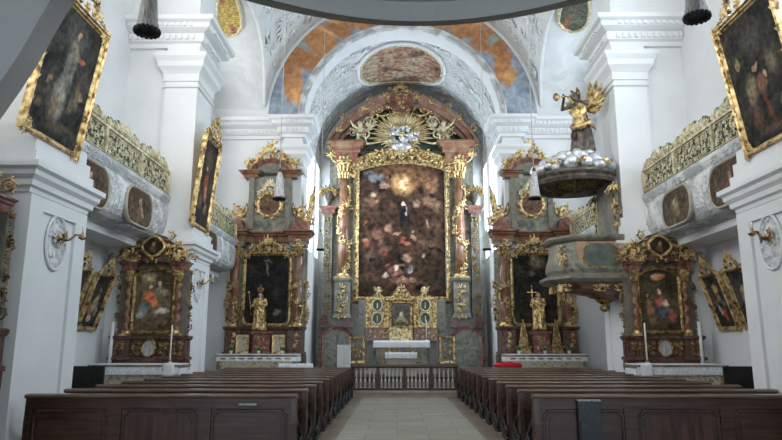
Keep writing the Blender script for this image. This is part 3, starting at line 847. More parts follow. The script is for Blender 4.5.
def oval_picture(s, y, z, w, h, mat, label, r=None):
    rt_ = empty('oval_picture', (side(s, 6.185), y, z), R(90) if s < 0 else R(-90), label, 'painting', 'oval pictures on the gallery fronts')
    ol = rrp(w, h, min(w, h) * .42, 0, -h / 2, 7)
    MB().prism(ol, -.03, .03).build('canvas', mat, rt_)
    MB().mold(ol, [(-.01, -.05), (-.01, .03), (.02, .05), (.045, .04), (.055, -.05)], closed=True, mp='xz', smooth=True).build('frame', M['step'], rt_)
    return rt_
DK = [(.035, .026, .018), (.085, .062, .042), (.13, .10, .07)]
ov = [painting('oval_saint_canvas_%d' % k, DK, p, wob=.03, nscale=6) for k, p in enumerate([
    [(0, .12, .10, .12, 0, .5, (.42, .30, .20)), (0, -.12, .20, .25, 10, .6, (.20, .11, .07)), (.15, -.1, .08, .18, 30, .6, (.30, .26, .20))],
    [(-.05, .15, .09, .10, 0, .5, (.45, .33, .22)), (.02, -.12, .22, .22, -15, .6, (.13, .13, .11)), (-.15, -.15, .10, .10, 0, .5, (.34, .18, .10))],
    [(.0, .05, .30, .22, 0, .8, (.22, .20, .12)), (-.05, .1, .09, .11, 0, .5, (.38, .30, .22)), (.1, -.15, .2, .12, 20, .6, (.22, .15, .10))],
    [(.05, .1, .10, .12, 0, .5, (.30, .2, .15)), (-.1, -.1, .2, .2, 0, .7, (.18, .08, .06))]])]
oval_picture(-1, 14.4, 4.66, 1.42, .80, ov[0], 'rounded picture of a saint on the left gallery front, beside the second pier')
oval_picture(-1, 12.0, 4.64, 1.5, .82, ov[1], 'dark rounded picture on the left gallery front, half behind the near pier')
oval_picture(1, 14.4, 4.66, 1.42, .80, ov[2], 'rounded dark picture on the right gallery front, beside the pulpit pier')
oval_picture(1, 12.0, 4.64, 1.5, .82, ov[3], 'reddish dark rounded picture on the right gallery front, half behind the near pier')
oval_picture(-1, 20.2, 4.72, 1.2, .78, ov[1], 'small dark rounded picture on the far left gallery front')

# ---------------------------------------------------------------- leaning framed paintings
def hung_painting(loc, rz, tilt, w, h, fw, mat, label, group=None, ch=.4, crest_mat='gold', name='framed_painting'):
    r_ = empty(name, loc, rz, label, 'painting', group, rx=0)
    r_.rotation_euler = (0, 0, rz)
    # tilt about the bottom edge
    r_.rotation_mode = 'XYZ'
    r_.rotation_euler = (tilt, 0, rz)
    o = MB().prism(rectp(w, h, 0, fw)[::-1][::-1], -.02, .02).build('canvas', mat, r_)
    f = MB().mold(rectp(w, h, 0, fw)[::-1] if False else [(w / 2, fw), (w / 2, fw + h), (-w / 2, fw + h), (-w / 2, fw)], frame_prof(fw, .10), closed=True, mp='xz')
    f.box(-w / 2 - fw * .9, w / 2 + fw * .9, 0.0, .03, .02, h + 2 * fw - .02)
    for k in range(1, 6):
        for x in (-1, 1): f.stamp(T_L3, x * (w / 2 + fw * .6), fw + h * k / 6, 0, fw * 1.1, False, -.07)
    fo = f.build('frame', M['gold'], r_)
    for (x, z) in ((-1, 0), (1, 0), (-1, 1), (1, 1)):
        g = MB(); xc, zc = x * (w / 2 + fw / 2), fw / 2 + z * (h + fw)
        g.stamp(T_F, xc, zc, 0, fw * .7, False, -.08); g.stamp(T_L, xc, zc, 0 if z else PI, fw * 1.5, False, -.06)
        g.stamp(T_S2, xc, zc, PI / 2 if z == 0 else -PI / 2, fw * 1.7, (x > 0) ^ (z == 0), -.06)
        g.stamp(T_S2, xc, zc, 0 if x < 0 else PI, fw * 1.7, False, -.06)
        g.build('corner_carving', M['gold'], fo)
    c = MB(); crest(c, w * .62, ch, h + 2 * fw - .03, -.05); c.build('crest', M[crest_mat], r_)
    return r_
GP = 'large paintings leaning out from the piers'
ptA = painting('painting_saint_and_crowd', [(.012, .012, .011), (.035, .036, .034), (.07, .068, .058)], [
    (0, 1.75, .55, .5, 0, .9, (.075, .08, .075)),
    (.06, 1.50, .16, .34, 10, .6, (.19, .17, .13)), (.02, 1.22, .20, .40, 12, .6, (.15, .15, .13)), (.08, 1.82, .07, .08, 0, .4, (.36, .25, .17)),
    (.28, 1.48, .16, .05, 20, .5, (.34, .12, .08)), (-.05, .72, .22, .45, 8, .6, (.26, .25, .21)), (-.15, .55, .16, .28, -20, .6, (.17, .13, .09)),
    (.4, .9, .12, .28, 10, .7, (.17, .13, .08)), (.5, .95, .07, .08, 0, .5, (.28, .2, .13)), (.3, .75, .10, .22, -10, .6, (.12, .10, .07)), (-.42, .9, .10, .07, 30, .5, (.22, .15, .09)), (-.5, .5, .15, .1, 20, .6, (.14, .10, .06)), (.1, .3, .5, .12, 10, .8, (.09, .07, .05))], wob=.05)
hung_painting((XL + .03, 9.30, 4.56), R(90), R(9), 1.42, 2.02, .095, ptA, 'huge dark painting of a saint above a crowd, leaning from the near left pier', GP, .55)
ptB = painting('painting_group_with_red', [(.012, .012, .012), (.03, .03, .028), (.06, .055, .045)], [
    (0, 1.7, .5, .4, 0, .9, (.055, .055, .05)), (.02, .95, .15, .2, -20, .6, (.19, .10, .07)), (-.05, 1.25, .08, .09, 0, .4, (.30, .22, .15)), (-.25, .95, .18, .32, -12, .6, (.17, .14, .09)),
    (.05, .55, .07, .30, 8, .6, (.15, .055, .04)), (.36, 1.15, .16, .3, 20, .7, (.12, .11, .08)), (.42, .55, .12, .10, 0, .6, (.20, .19, .17)), (-.3, .5, .2, .25, 10, .7, (.10, .06, .05)), (-.45, 1.45, .07, .12, 0, .5, (.22, .19, .09)), (.15, 1.05, .06, .07, 0, .4, (.34, .25, .18)), (.0, .25, .5, .12, 0, .8, (.08, .06, .045))], wob=.05)
hung_painting((XR - .03, 9.30, 4.56), R(-90), R(9), 1.42, 2.02, .095, ptB, 'huge dark painting of a group with red drapery, leaning from the near right pier', GP, .55)
ptC = painting('painting_red_robed_figure', [(.012, .010, .009), (.035, .03, .024), (.08, .065, .045)], [
    (0, 1.9, .5, .5, 0, .9, (.09, .07, .05)), (.0, 1.25, .22, .30, 0, .6, (.34, .08, .05)), (.08, 1.0, .16, .3, 10, .6, (.42, .22, .14)), (-.05, 1.65, .08, .09, 0, .4, (.40, .28, .18)), (-.2, .7, .2, .3, -15, .7, (.14, .09, .06)), (.25, .6, .14, .22, 10, .6, (.20, .14, .10))], wob=.05)
hung_painting((XL + .03, 16.78, 4.60), R(90), R(6), 1.22, 2.28, .11, ptC, 'tall gilt framed painting with a red robed figure, leaning from the second left pier', GP, .75)
GS = 'small paintings leaning from the aisle walls'
def small(s, y, mat, lab): return hung_painting((side(s, 7.60), y, 1.92), R(90) * -s, R(17), .76, 1.22, .07, mat, lab, GS, .46)
sm = [painting('small_canvas_%d' % k, [(.015, .015, .016), (.045, .045, .042), (.10, .09, .07)], p, wob=.045, nscale=7) for k, p in enumerate([
    [(.02, .62, .15, .32, -20, .6, (.40, .34, .25)), (.05, .95, .06, .07, 0, .4, (.5, .36, .25)), (-.15, .5, .12, .22, 30, .6, (.30, .14, .08)), (.18, .45, .1, .16, 0, .6, (.26, .22, .18)), (-.02, .28, .14, .1, 0, .5, (.45, .38, .30))],
    [(0, .97, .16, .13, 0, .6, (.48, .38, .14)), (0, .75, .12, .15, 0, .6, (.22, .16, .12)), (.05, .36, .10, .20, 0, .6, (.40, .08, .06)), (-.1, .45, .08, .18, 10, .6, (.40, .38, .34)), (.12, .65, .1, .12, 0, .6, (.16, .18, .20)), (-.16, .66, .1, .12, 0, .6, (.2, .1, .06))],
    [(0, .7, .2, .3, 0, .7, (.25, .2, .13)), (0, .9, .1, .1, 0, .5, (.4, .3, .2)), (.05, .35, .2, .2, 0, .6, (.2, .15, .1))]])]
small(-1, 15.2, sm[0], 'small leaning painting of pale figures with gilt crest, beside left wall altar')
small(-1, 14.0, sm[2], 'small leaning painting with gilt crest, half hidden behind the near left pier')
small(1, 15.25, sm[1], 'small leaning painting with golden sky and red robe, beside right wall altar')
small(1, 14.1, sm[2], 'small leaning painting with gilt crest, half hidden behind the near right pier')
def small2(x, y, rz, lab, mat): return hung_painting((x, y, 5.15), rz, R(8), .50, 2.1, .09, mat, lab, 'narrow paintings leaning from the chancel jambs', .5)
small2(side(-1, 3.94), 24.95, R(90), 'narrow gilt framed painting leaning out from the left chancel jamb', ptC)
small2(side(1, 3.94), 24.95, R(-90), 'narrow gilt framed painting leaning out from the right chancel jamb', ptC)

# ---------------------------------------------------------------- wall lights and stucco medallions
def sconce(s, y, label):
    r_ = empty('wall_sconce', (side(s, 5.58), y, 3.2), R(90) * -s, label, 'wall light', 'gilded arm sconces on the piers')
    MB().lathe([(.0, -.01), (.09, 0), (.10, .03), (.05, .06), (.03, .09)], 12).at().build('wall_plate', M['gold'], r_).rotation_euler = (R(90), 0, 0)
    m = MB().tube([(0, -.05, 0), (.02, -.12, -.05), (.06, -.20, -.02), (.1, -.26, .06), (.12, -.33, .06), (.13, -.36, 0)], .018, 6)
    m.stamp(T_L, .02, -.02, PI / 2, .14, False, -.12); m.stamp(T_S2, 0, 0, 0, .16, False, -.1); m.build('arm', M['gold_dark'], r_)
    MB().lathe([(.01, -.02), (.05, 0), (.07, .03), (.02, .04), (.02, .10)], 12, (.13, -.36, 0)).build('drip_pan', M['gold'], r_)
    MB().lathe([(.018, 0), (.018, .12), (.004, .13)], 8, (.13, -.36, .08)).build('candle', M['wax'], r_)
for s, y, n in ((-1, 9.85, 'near left'), (-1, 17.15, 'second left'), (1, 9.85, 'near right')):
    sconce(s, y, 'gilded arm sconce with candle on the %s pier' % n)
for s, y, n in ((-1, 9.85, 'near left'), (-1, 17.15, 'second left'), (1, 9.85, 'near right'), (1, 17.15, 'second right')):
    m = MB(); m.at(side(s, 5.565), y, 3.12, 0, 0, R(90) * -s)
    m.mold(ellp(.27, .40), [(0, -.0), (0, .02), (.03, .03), (.05, .01), (.05, -.0)], closed=True, mp='xz', smooth=True)
    border(m, ellp(.23, .35), .10, -.012, True)
    fill(m, -.16, .16, -.26, .26, .15, 4, -.012, lambda x, z: (x / .17) ** 2 + (z / .28) ** 2 < 1)
    tag(m.build('stucco_medallion', M['plaster']), 'white stucco relief medallion on the nave face of the %s pier' % n, 'medallion', 'stucco medallions on the piers')
# ---------------------------------------------------------------- figures
def figure(name, pieces, mat, parent, voxel=.02, smooth=4):
    """one continuous carved surface: tapered limbs ('t', points, radii) and masses ('e', centre, radii) fused"""
    mb = MB()
    for p in pieces:
        if p[0] == 't':
            mb.tube(p[1], p[2], 8)
            for q, r_ in ((p[1][0], p[2][0]), (p[1][-1], p[2][-1])): mb.ell(q, r_ * 1.0, 8, 6)
        else: mb.ell(p[1], p[2], 10, 8, p[3] if len(p) > 3 else None)
    o = mb.build(name, mat, parent)
    r_ = o.modifiers.new('fuse', 'REMESH'); r_.mode = 'VOXEL'; r_.voxel_size = voxel; r_.use_smooth_shade = True
    s_ = o.modifiers.new('smooth', 'SMOOTH'); s_.factor = .5; s_.iterations = smooth
    return o
def hand(c, d, up, k=1):
    """palm with five bent fingers; d = finger direction, up = thumb side"""
    c = Vector(c); d = Vector(d).normalized(); up = Vector(up); up = (up - d * up.dot(d)).normalized(); n = d.cross(up)
    P = [('e', c + d * .045 * k, (.04 * k, .04 * k, .04 * k))]
    for i in range(4):
        b = c + d * .08 * k + up * (.028 - .019 * i) * k; L = (.075, .085, .08, .062)[i] * k
        P.append(('t', [b, b + d * L * .5 + n * .008 * k, b + d * L * .8 + n * .03 * k], [.011 * k, .010 * k, .008 * k]))
    b = c + d * .03 * k + up * .035 * k
    P.append(('t', [b, b + d * .03 * k + up * .03 * k, b + d * .06 * k + up * .035 * k], [.013 * k, .011 * k, .009 * k]))
    return P
def head(c, s=1, face=-1):
    c = Vector(c)
    f = Vector((0, -1, 0))
    return [('e', c, (.078 * s, .095 * s, .115 * s)), ('e', c + Vector((0, -.03, -.07)) * s, (.055 * s, .06 * s, .05 * s)),
            ('e', c + Vector((0, -.10, -.015)) * s, (.014 * s, .022 * s, .03 * s)), ('e', c + Vector((0, -.085, .02)) * s, (.05 * s, .02 * s, .012 * s)),
            ('e', c + Vector((0, -.088, -.055)) * s, (.025 * s, .014 * s, .010 * s)), ('e', c + Vector((.08, 0, -.01)) * s, (.012 * s, .02 * s, .03 * s)), ('e', c + Vector((-.08, 0, -.01)) * s, (.012 * s, .02 * s, .03 * s)),
            ('t', [c + Vector((0, .01, -.08)) * s, c + Vector((0, .015, -.20)) * s], [.05 * s, .055 * s])]
def robe(mb, h, r0, r1, nf=9, c=(0, 0, 0), fold=.14, sy=.75, ph=0):
    pr = [(r0, 0), (r0 * .98, h * .12), (r0 * .86, h * .35), (r0 * .78, h * .58), (r1 * 1.05, h * .8), (r1, h)]
    return mb.lathe(pr, 40, c, fold, nf, 1.1, sy, ph=ph)
def saint(parent, h, body, cloth, variant=0):
    """standing carved saint, local base at z=0, looks towards -y"""
    k = h / 1.75; V = lambda x, y, z: (x * k, y * k, z * k)
    P = [(a, *r) for a, *r in head(V(0, -.02, 1.60), k)]
    P += [('e', V(0, 0, 1.28), V(.19, .13, .20)), ('e', V(0, 0, 1.02), V(.17, .12, .2)), ('t', [V(0, 0, 1.35), V(-.2, -.0, 1.38)], [.09 * k, .075 * k]), ('t', [V(0, 0, 1.35), V(.2, 0, 1.38)], [.09 * k, .075 * k]),
          ('t', [V(-.21, 0, 1.38), V(-.30, -.03, 1.14), V(-.28, -.22, 1.10)], [.07 * k, .055 * k, .04 * k]), ('t', [V(.21, 0, 1.38), V(.28, -.04, 1.14), V(.10, -.22, 1.16)], [.07 * k, .055 * k, .04 * k]),
          ('t', [V(-.08, 0, .95), V(-.10, -.06, .5), V(-.09, -.02, .08)], [.11 * k, .08 * k, .06 * k]), ('t', [V(.08, 0, .95), V(.10, -.0, .5), V(.09, -.0, .08)], [.11 * k, .08 * k, .06 * k]),
          ('e', V(-.10, -.08, .04), V(.05, .12, .04)), ('e', V(.10, -.06, .04), V(.05, .12, .04))]
    P += hand(V(-.28, -.22, 1.10), (.1, -1, .1), (0, 0, 1), k) + hand(V(.10, -.22, 1.16), (-1, -.3, .1), (0, 0, 1), k)
    o = figure('body', P, body, parent, .016 * k + .004, 3)
    m = MB(); robe(m, 1.15 * k, .30 * k, .19 * k, 9, (0, 0, .02 * k)); m.lathe([(.19 * k, 1.1 * k), (.215 * k, 1.25 * k), (.2 * k, 1.38 * k), (.09 * k, 1.43 * k)], 24, (0, 0, 0), .06, 7, 2, .72)
    for pts in ([(-.10, .0, 1.38), (-.21, 0, 1.38), (-.30, -.03, 1.14), (-.29, -.14, 1.11)], [(.10, .0, 1.38), (.21, 0, 1.38), (.28, -.04, 1.14), (.19, -.14, 1.14)]):
        m.tube([V(*p) for p in pts], [.10 * k, .095 * k, .08 * k, .09 * k], 10)
    m.build('robe', cloth, parent)
    m = MB(); m.lathe([(.25 * k, .45 * k), (.27 * k, .75 * k), (.25 * k, 1.0 * k), (.22 * k, 1.35 * k), (.12 * k, 1.45 * k)], 30, (0, .02 * k, 0), .10, 6, 3, .85, True, R(-10), R(200))
    m.tube([V(-.24, -.02, 1.3), V(-.05, -.20, 1.05), V(.16, -.2, .8), V(.27, -.05, .6)], [.05 * k, .07 * k, .06 * k, .04 * k], 7)
    m.tube([V(.24, -.02, 1.28), V(.2, -.18, .95), V(.12, -.24, .6), V(.2, -.18, .3)], [.04 * k, .06 * k, .05 * k, .02 * k], 7)
    m.build('mantle', M['gold'], parent)
    m = MB(); c = V(0, .01, 1.64); m.ell(c, (.092 * k, .10 * k, .10 * k), 10, 7)
    for s_ in (-1, 1): m.tube([V(s_ * .07, .0, 1.66), V(s_ * .10, .02, 1.52), V(s_ * .12, .02, 1.40)], [.035 * k, .04 * k, .02 * k], 6)
    m.build('hair', M['bronze'], parent)
    return o
def crown(parent, r_, z, k=1):
    m = MB().lathe([(r_, 0), (r_ * 1.02, .05 * k), (r_ * .95, .05 * k), (r_ * .93, 0)], 16, (0, 0, z))
    for i in range(8):
        a = 2 * PI * i / 8; m.tube([(r_ * math.cos(a), r_ * math.sin(a), z + .04 * k), (r_ * 1.25 * math.cos(a), r_ * 1.25 * math.sin(a), z + .12 * k), (r_ * .5 * math.cos(a), r_ * .5 * math.sin(a), z + .20 * k)], .012 * k, 5)
    m.ell((0, 0, z + .22 * k), .03 * k, 8, 5); m.box(-.01 * k, .01 * k, -.005 * k, .005 * k, z + .24 * k, z + .34 * k).box(-.035 * k, .035 * k, -.005 * k, .005 * k, z + .285 * k, z + .305 * k)
    return m.build('crown', M['gold'], parent)
def putto(name, loc, rz, h, mat, label, group, parent=None, pose=0):
    """small winged child angel, seated / fluttering"""
    r_ = empty(name, loc, rz, label if not parent else None, 'angel figure' if not parent else None, group if not parent else None)
    if parent: r_.parent = parent
    k = h; V = lambda x, y, z: (x * k, y * k, z * k)
    P = head(V(0, -.03, .82), k * 1.35)
    P += [('e', V(0, 0, .55), V(.13, .10, .16)), ('e', V(0, 0, .38), V(.13, .11, .12))]
    if pose == 0: arms = [[V(-.12, 0, .64), V(-.30, -.05, .70), V(-.42, -.1, .88)], [V(.12, 0, .64), V(.26, -.1, .52), V(.34, -.2, .62)]]
    else: arms = [[V(-.12, 0, .64), V(-.28, -.08, .52), V(-.18, -.22, .50)], [V(.12, 0, .64), V(.32, -.02, .74), V(.46, -.05, .92)]]
    for a in arms: P += [('t', a, [.06 * k, .05 * k, .035 * k])] + hand(a[-1], Vector(a[-1]) - Vector(a[-2]), (0, 0, 1), k * .7)
    P += [('t', [V(-.07, 0, .36), V(-.14, -.2, .30), V(-.12, -.16, .06)], [.09 * k, .07 * k, .045 * k]), ('t', [V(.07, 0, .36), V(.2, -.12, .22), V(.26, -.02, .02)], [.09 * k, .07 * k, .045 * k]),
          ('e', V(-.12, -.2, .04), V(.035, .08, .03)), ('e', V(.27, -.05, .0), V(.035, .08, .03))]
    figure('body', P, mat, r_, .018 * k, 3)
    m = MB()
    for s_ in (-1, 1):
        for q in range(5):
            a = R(62 - 24 * q); L = (.42, .44, .40, .32, .24)[q] * k
            m.tube([V(s_ * .05, .10, .62), (s_ * (.05 * k + L * .55 * math.cos(a)), .15 * k, .62 * k + L * .6 * math.sin(a)), (s_ * (.05 * k + L * math.cos(a)), .13 * k, .62 * k + L * math.sin(a))], [.02 * k, .06 * k, .02 * k], 6, .4)
    m.build('wing', M['gold'], r_)
    m = MB().tube([V(-.16, -.02, .34), V(0, -.14, .40), V(.16, -.08, .36), V(.28, .02, .52)], [.04 * k, .06 * k, .05 * k, .02 * k], 6); m.build('sash', M['gold'], r_)
    return r_

# ---------------------------------------------------------------- altar pieces
def mensa(root, w, d, h, y, cloth=True, cw=None, front='brocade', body='grey_stone', drop=.2):
    b = MB().box(-w / 2, w / 2, y - d, y, 0, h - .06).mold([(-w / 2, y), (-w / 2, y - d), (w / 2, y - d), (w / 2, y)], [(0, h - .09), (.05, h - .05), (.05, h), (0, h)]); b.box(-w / 2, w / 2, y - d, y, h - .06, h)
    t = b.build('altar_table', M[body], root)
    f = MB().box(-w / 2 + .12, w / 2 - .12, y - d - .02, y - d, .1, h - .14); f.build('antependium', M[front], t)
    MB().mold(rectp(w - .24, h - .24, 0, .1)[::1], [(-.02, -.0), (-.02, .03), (.03, .03), (.03, 0)], closed=True, mp='xz', d=y - d).build('antependium_border', M['gold_dark'], t)
    return t
def altar_cloth(name, loc, w, d, z, drop, mat, label, rz=0, side_drop=None, group=None, scallop=False):
    """cloth over a table top; local origin at the centre of the top's front edge"""
    m = MB(); n = 60
    sd = side_drop if side_drop is not None else drop
    def fn(u, v):
        x = -w / 2 + w * u
        prof = [(d, -.0), (0, 0), (-.012, -.006), (-.018, -.05), (-.018, -drop)]
        L = [0]; 
        for (a, b), (c, e) in zip(prof[:-1], prof[1:]): L.append(L[-1] + math.hypot(c - a, e - b))
        t = v * L[-1]
        for i in range(len(prof) - 1):
            if t <= L[i + 1] + 1e-9:
                q = (t - L[i]) / (L[i + 1] - L[i]); a, b = prof[i]; c, e = prof[i + 1]; y, zq = a + (c - a) * q, b + (e - b) * q; break
        dn = max(0, -zq) / drop
        if scallop and v > .999: zq += .03 * abs(math.sin(u * PI * 14))
        return (x, y - .012 * dn * (1 + math.sin(u * 55)) * .7, zq)
    m.grid(fn, n * 2, 26)
    for s_ in (-1, 1):
        m.grid(lambda u, v: (s_ * (w / 2 + .012 * v * (1 + math.sin(u * 20)) * .5), d * u - .01 * (1 - u) * v, -sd * v), 14, 6)
    o = m.build(name, mat); o.location = loc; o.rotation_euler = (0, 0, rz)
    md = o.modifiers.new('thickness', 'SOLIDIFY'); md.thickness = .006
    return tag(o, label, 'cloth', group)
def candle(loc, h, r_, label, stick='gold', sh=.25, group=None, tall=True):
    c = empty('candlestick', loc, 0, label, 'candlestick', group)
    MB().lathe([(r_ * 3, 0), (r_ * 3, .02), (r_ * 1.6, .05), (r_ * .8, .09), (r_ * 1.4, sh * .5), (r_ * .7, sh * .6), (r_ * .9, sh * .85), (r_ * 2.4, sh * .95), (r_ * 2.4, sh)], 12).build('holder', M[stick], c)
    MB().lathe([(r_, sh), (r_, sh + h - .01), (r_ * .5, sh + h)], 10).tube([(0, 0, sh + h), (.002, 0, sh + h + .02)], .002, 4).build('candle', M['wax'], c)
    return c
def potted(loc, label, s=1, group=None, seed=1):
    c = empty('potted_plant', loc, 0, label, 'plant', group); rnd = random.Random(seed)
    MB().lathe([(.05 * s, 0), (.075 * s, .13 * s), (.08 * s, .14 * s), (.07 * s, .14 * s), (.06 * s, .12 * s)], 12).build('pot', M['white_paint'], c)
    m = MB()
    for i in range(26):
        a = rnd.uniform(0, 2 * PI); t = rnd.uniform(.05, .16) * s; z = rnd.uniform(.16, .32) * s
        m.tube([(0, 0, .12 * s), (t * .6 * math.cos(a), t * .6 * math.sin(a), z * .8), (t * math.cos(a), t * math.sin(a), z)], [.006 * s, .022 * s, .004 * s], 5, .4)
    m.build('foliage', M['leaf'], c)
    return c
CAPP = [(.8, 0), (.85, .04), (.8, .08), (.9, .3), (1.1, .55), (1.35, .85), (1.45, .92), (1.45, 1.0)]
def capital(mb, x, y, z, r_, h):
    mb.lathe([(a * r_, b * h) for a, b in CAPP], 16, (x, y, z))
    mb.box(x - r_ * 1.5, x + r_ * 1.5, y - r_ * 1.5, y + r_ * 1.5, z + h, z + h * 1.1)
    for k in range(6):
        a = PI + PI * (k + .5) / 6
        for q in (0, 1):
            rr = r_ * (1.0 + .25 * q); mb.tube([(x + rr * math.cos(a + .26 * q), y + rr * math.sin(a + .26 * q), z + h * .4 * q), (x + rr * 1.15 * math.cos(a + .26 * q), y + rr * 1.15 * math.sin(a + .26 * q), z + h * (.35 + .4 * q)), (x + rr * 1.45 * math.cos(a + .26 * q), y + rr * 1.45 * math.sin(a + .26 * q), z + h * (.42 + .42 * q))], [r_ * .2, r_ * .25, r_ * .12], 5)
    return mb
def cbase(mb, x, y, z, r_, h=.12):
    mb.lathe([(r_ * 1.4, 0), (r_ * 1.45, h * .3), (r_ * 1.1, h * .5), (r_ * 1.2, h * .8), (r_ * 1.0, h)], 18, (x, y, z)); mb.box(x - r_ * 1.5, x + r_ * 1.5, y - r_ * 1.5, y + r_ * 1.5, z - h * .5, z)
    return mb
COR = [(0, 0), (.03, .0), (.04, .25), (.03, .28), (.05, .5), (.12, .62), (.14, .78), (.22, .86), (.22, 1.0), (0, 1.02)]
def cornice(mb, x0, x1, yb, ys, z, h, proj=1.0):
    """block entablature: list ys of (x0,x1,yfront) makes the broken line; simple box path"""
    return mb.mold([(x0, yb), (x0, ys), (x1, ys), (x1, yb)], [(o * proj, z + q * h) for o, q in COR])

# ---- small altars standing against the west faces of the piers
def wall_altar(xc, yf, pic, label, table=True):
    r_ = empty('pier_altar', (xc, yf, 0), 0, label, 'altar')
    w = .93
    b = MB().box(-w, w, -.34, .0, .95, 1.22).box(-.92, .92, -.26, -.02, 1.22, 1.74)
    for s_ in (-1, 1):
        a, c = sorted((s_ * .5, s_ * .92)); b.box(a, c, -.36, -.2, 1.22, 1.68)
    b.mold([(-.93, -.02), (-.93, -.36), (-.46, -.36), (-.46, -.27), (.46, -.27), (.46, -.36), (.93, -.36), (.93, -.02)], [(0, 1.66), (.04, 1.70), (.05, 1.76), (0, 1.78)])
    b.mold([(-.93, -.02), (-.93, -.36), (-.46, -.36), (-.46, -.27), (.46, -.27), (.46, -.36), (.93, -.36), (.93, -.02)], [(0, 1.18), (.05, 1.2), (.04, 1.26), (0, 1.28)])
    b.box(-.9, .9, -.3, 0, 0, .96); b.build('predella', M['dark_red'], r_)
    g = MB()
    for xq, yq in ((-.72, -.37), (.72, -.37), (-.33, -.28), (.33, -.28)):
        g = MB(); fill(g, xq - .14, xq + .14, 1.30, 1.64, .17, 11, yq, depth=.7, dens=1.3); g.build('predella_carving', M['gold_dark'], r_)
    ot = MB().prism(ellp(.15, .19, 20, 0, 1.47), -.34, -.26).build('oval_tablet', M['tin'], r_)
    MB().mold(ellp(.15, .19, 20, 0, 1.47), [(0, .30), (0, .36), (.03, .37), (.05, .30)], closed=True, mp='xz', smooth=True).build('tablet_border', M['gold_dark'], ot)
    bk = MB().box(-.86, .86, -.18, .0, 1.74, 3.40).prism(archp(1.1, .0, .26, 0, 3.42), -.2, -.02); bk.build('back_panel', M['grey_stone'], r_)
    cc = MB(); sh = MB(); bs = MB()
    for s_ in (-1, 1):
        for x in (.62,):
            sh = MB().helix(1.90, 3.08, .072, .022, 4.2 * s_, 12, 60, (s_ * x, -.28, 0)); sh.build('twisted_column', M['pink_marble'], r_)
            c = MB(); capital(c, s_ * x, -.28, 3.10, .075, .26); c.build('capital', M['gold'], r_); c = MB(); cbase(c, s_ * x, -.28, 1.82, .08, .09); c.build('column_base', M['gold'], r_)
    for s_ in (-1, 1):
        a, c = sorted((s_ * .47, s_ * .78)); e = MB()
        cornice(e, a, c, -.02, -.36, 3.40, .20, .5); e.box(a, c, -.36, -.02, 3.38, 3.6)
        e.build('entablature_block', M['red_marble'], r_)
    top = archp(.98, 3.42, .30, 0, 0, 14)[1:-1]
    MB().mold(top, [(-.0, .18), (-.0, .33), (.05, .36), (.09, .38), (.14, .42), (.15, .18)], mp='xz').build('arched_cornice', M['red_marble'], r_)
    MB().prism(archp(.98, 1.35, .20, 0, 1.88, 12), -.22, -.19).build('picture', pic, r_)
    fr = MB().mold(archp(.98, 1.35, .20, 0, 1.88, 12), [(-.03, .19), (-.03, .26), (.02, .30), (.07, .27), (.07, .19)], closed=True, mp='xz'); border(fr, archp(1.04, 1.34, .22, 0, 1.9, 12), .09, -.28); fr.build('picture_frame', M['gold_dark'], r_)
    # attic with quatrefoil picture between gilded foliage
    at = MB(); o2 = [(x, z) for x, z in [(.78, 3.60), (.80, 3.78), (.70, 3.98), (.52, 4.05), (.40, 4.12), (.27, 4.24), (0, 4.30), (-.27, 4.24), (-.40, 4.12), (-.52, 4.05), (-.70, 3.98), (-.80, 3.78), (-.78, 3.60)]]
    at.prism(o2, -.42, -.35); at.build('attic_panel', M['dark_red'], r_)
    q = []
    for i in range(32):
        a = 2 * PI * i / 32; rr = .20 * (1 + .16 * abs(math.cos(2 * a))); q.append((rr * 1.08 * math.cos(a), 3.97 + rr * math.sin(a)))
    MB().prism(q, -.50, -.42).build('quatrefoil_picture', pic_small, r_)
    MB().mold(q, [(-.01, .42), (-.01, .52), (.03, .55), (.06, .52), (.07, .42)], closed=True, mp='xz', smooth=True).build('quatrefoil_frame', M['gold'], r_)
    g = MB()
    for m_ in (False, True):
        sg = -1 if m_ else 1
        g.stamp(T_S, sg * .40, 3.62, .30, .46, m_, -.46); g.stamp(T_S, sg * .86, 3.60, PI - 1.1, .26, not m_, -.46); g.stamp(T_L, sg * .5, 4.0, -.4 * 1, .22, m_, -.18)
        g.stamp(T_S, sg * .26, 4.16, .1, .26, m_, -.44); g.stamp(T_L, sg * .72, 3.75, -1.1, .22, m_, -.46); g.stamp(T_F, sg * .58, 3.72, 0, .11, False, -.48)
        fill(g, min(sg * .3, sg * .78), max(sg * .3, sg * .78), 3.62, 4.02, .19, 21, -.44, depth=.8, dens=1.3)
    g.stamp(T_C, 0, 3.62, 0, .14, False, -.54)
    g.build('attic_foliage', M['gold'], r_)
    for s_ in (-1, 1):
        g = MB(); fill(g, min(s_ * .80, s_ * .98), max(s_ * .80, s_ * .98), 1.78, 3.4, .18, 31, -.12, depth=.7, dens=1.25)
        fill(g, min(s_ * .46, s_ * .54), max(s_ * .46, s_ * .54), 2.0, 3.3, .10, 33, -.24, depth=.7)
        g.build('side_foliage', M['gold_dark'], r_)
    if table: mensa(r_, 2.05, .75, 1.10, -.36, body='green_grey')
    return r_
pic_small = painting('small_dark_saint_canvas', [(.01, .009, .008), (.035, .028, .02), (.06, .045, .03)], [(0, 4.02, .06, .07, 0, .5, (.25, .17, .11)), (0, 3.9, .12, .1, 0, .7, (.12, .08, .05))])
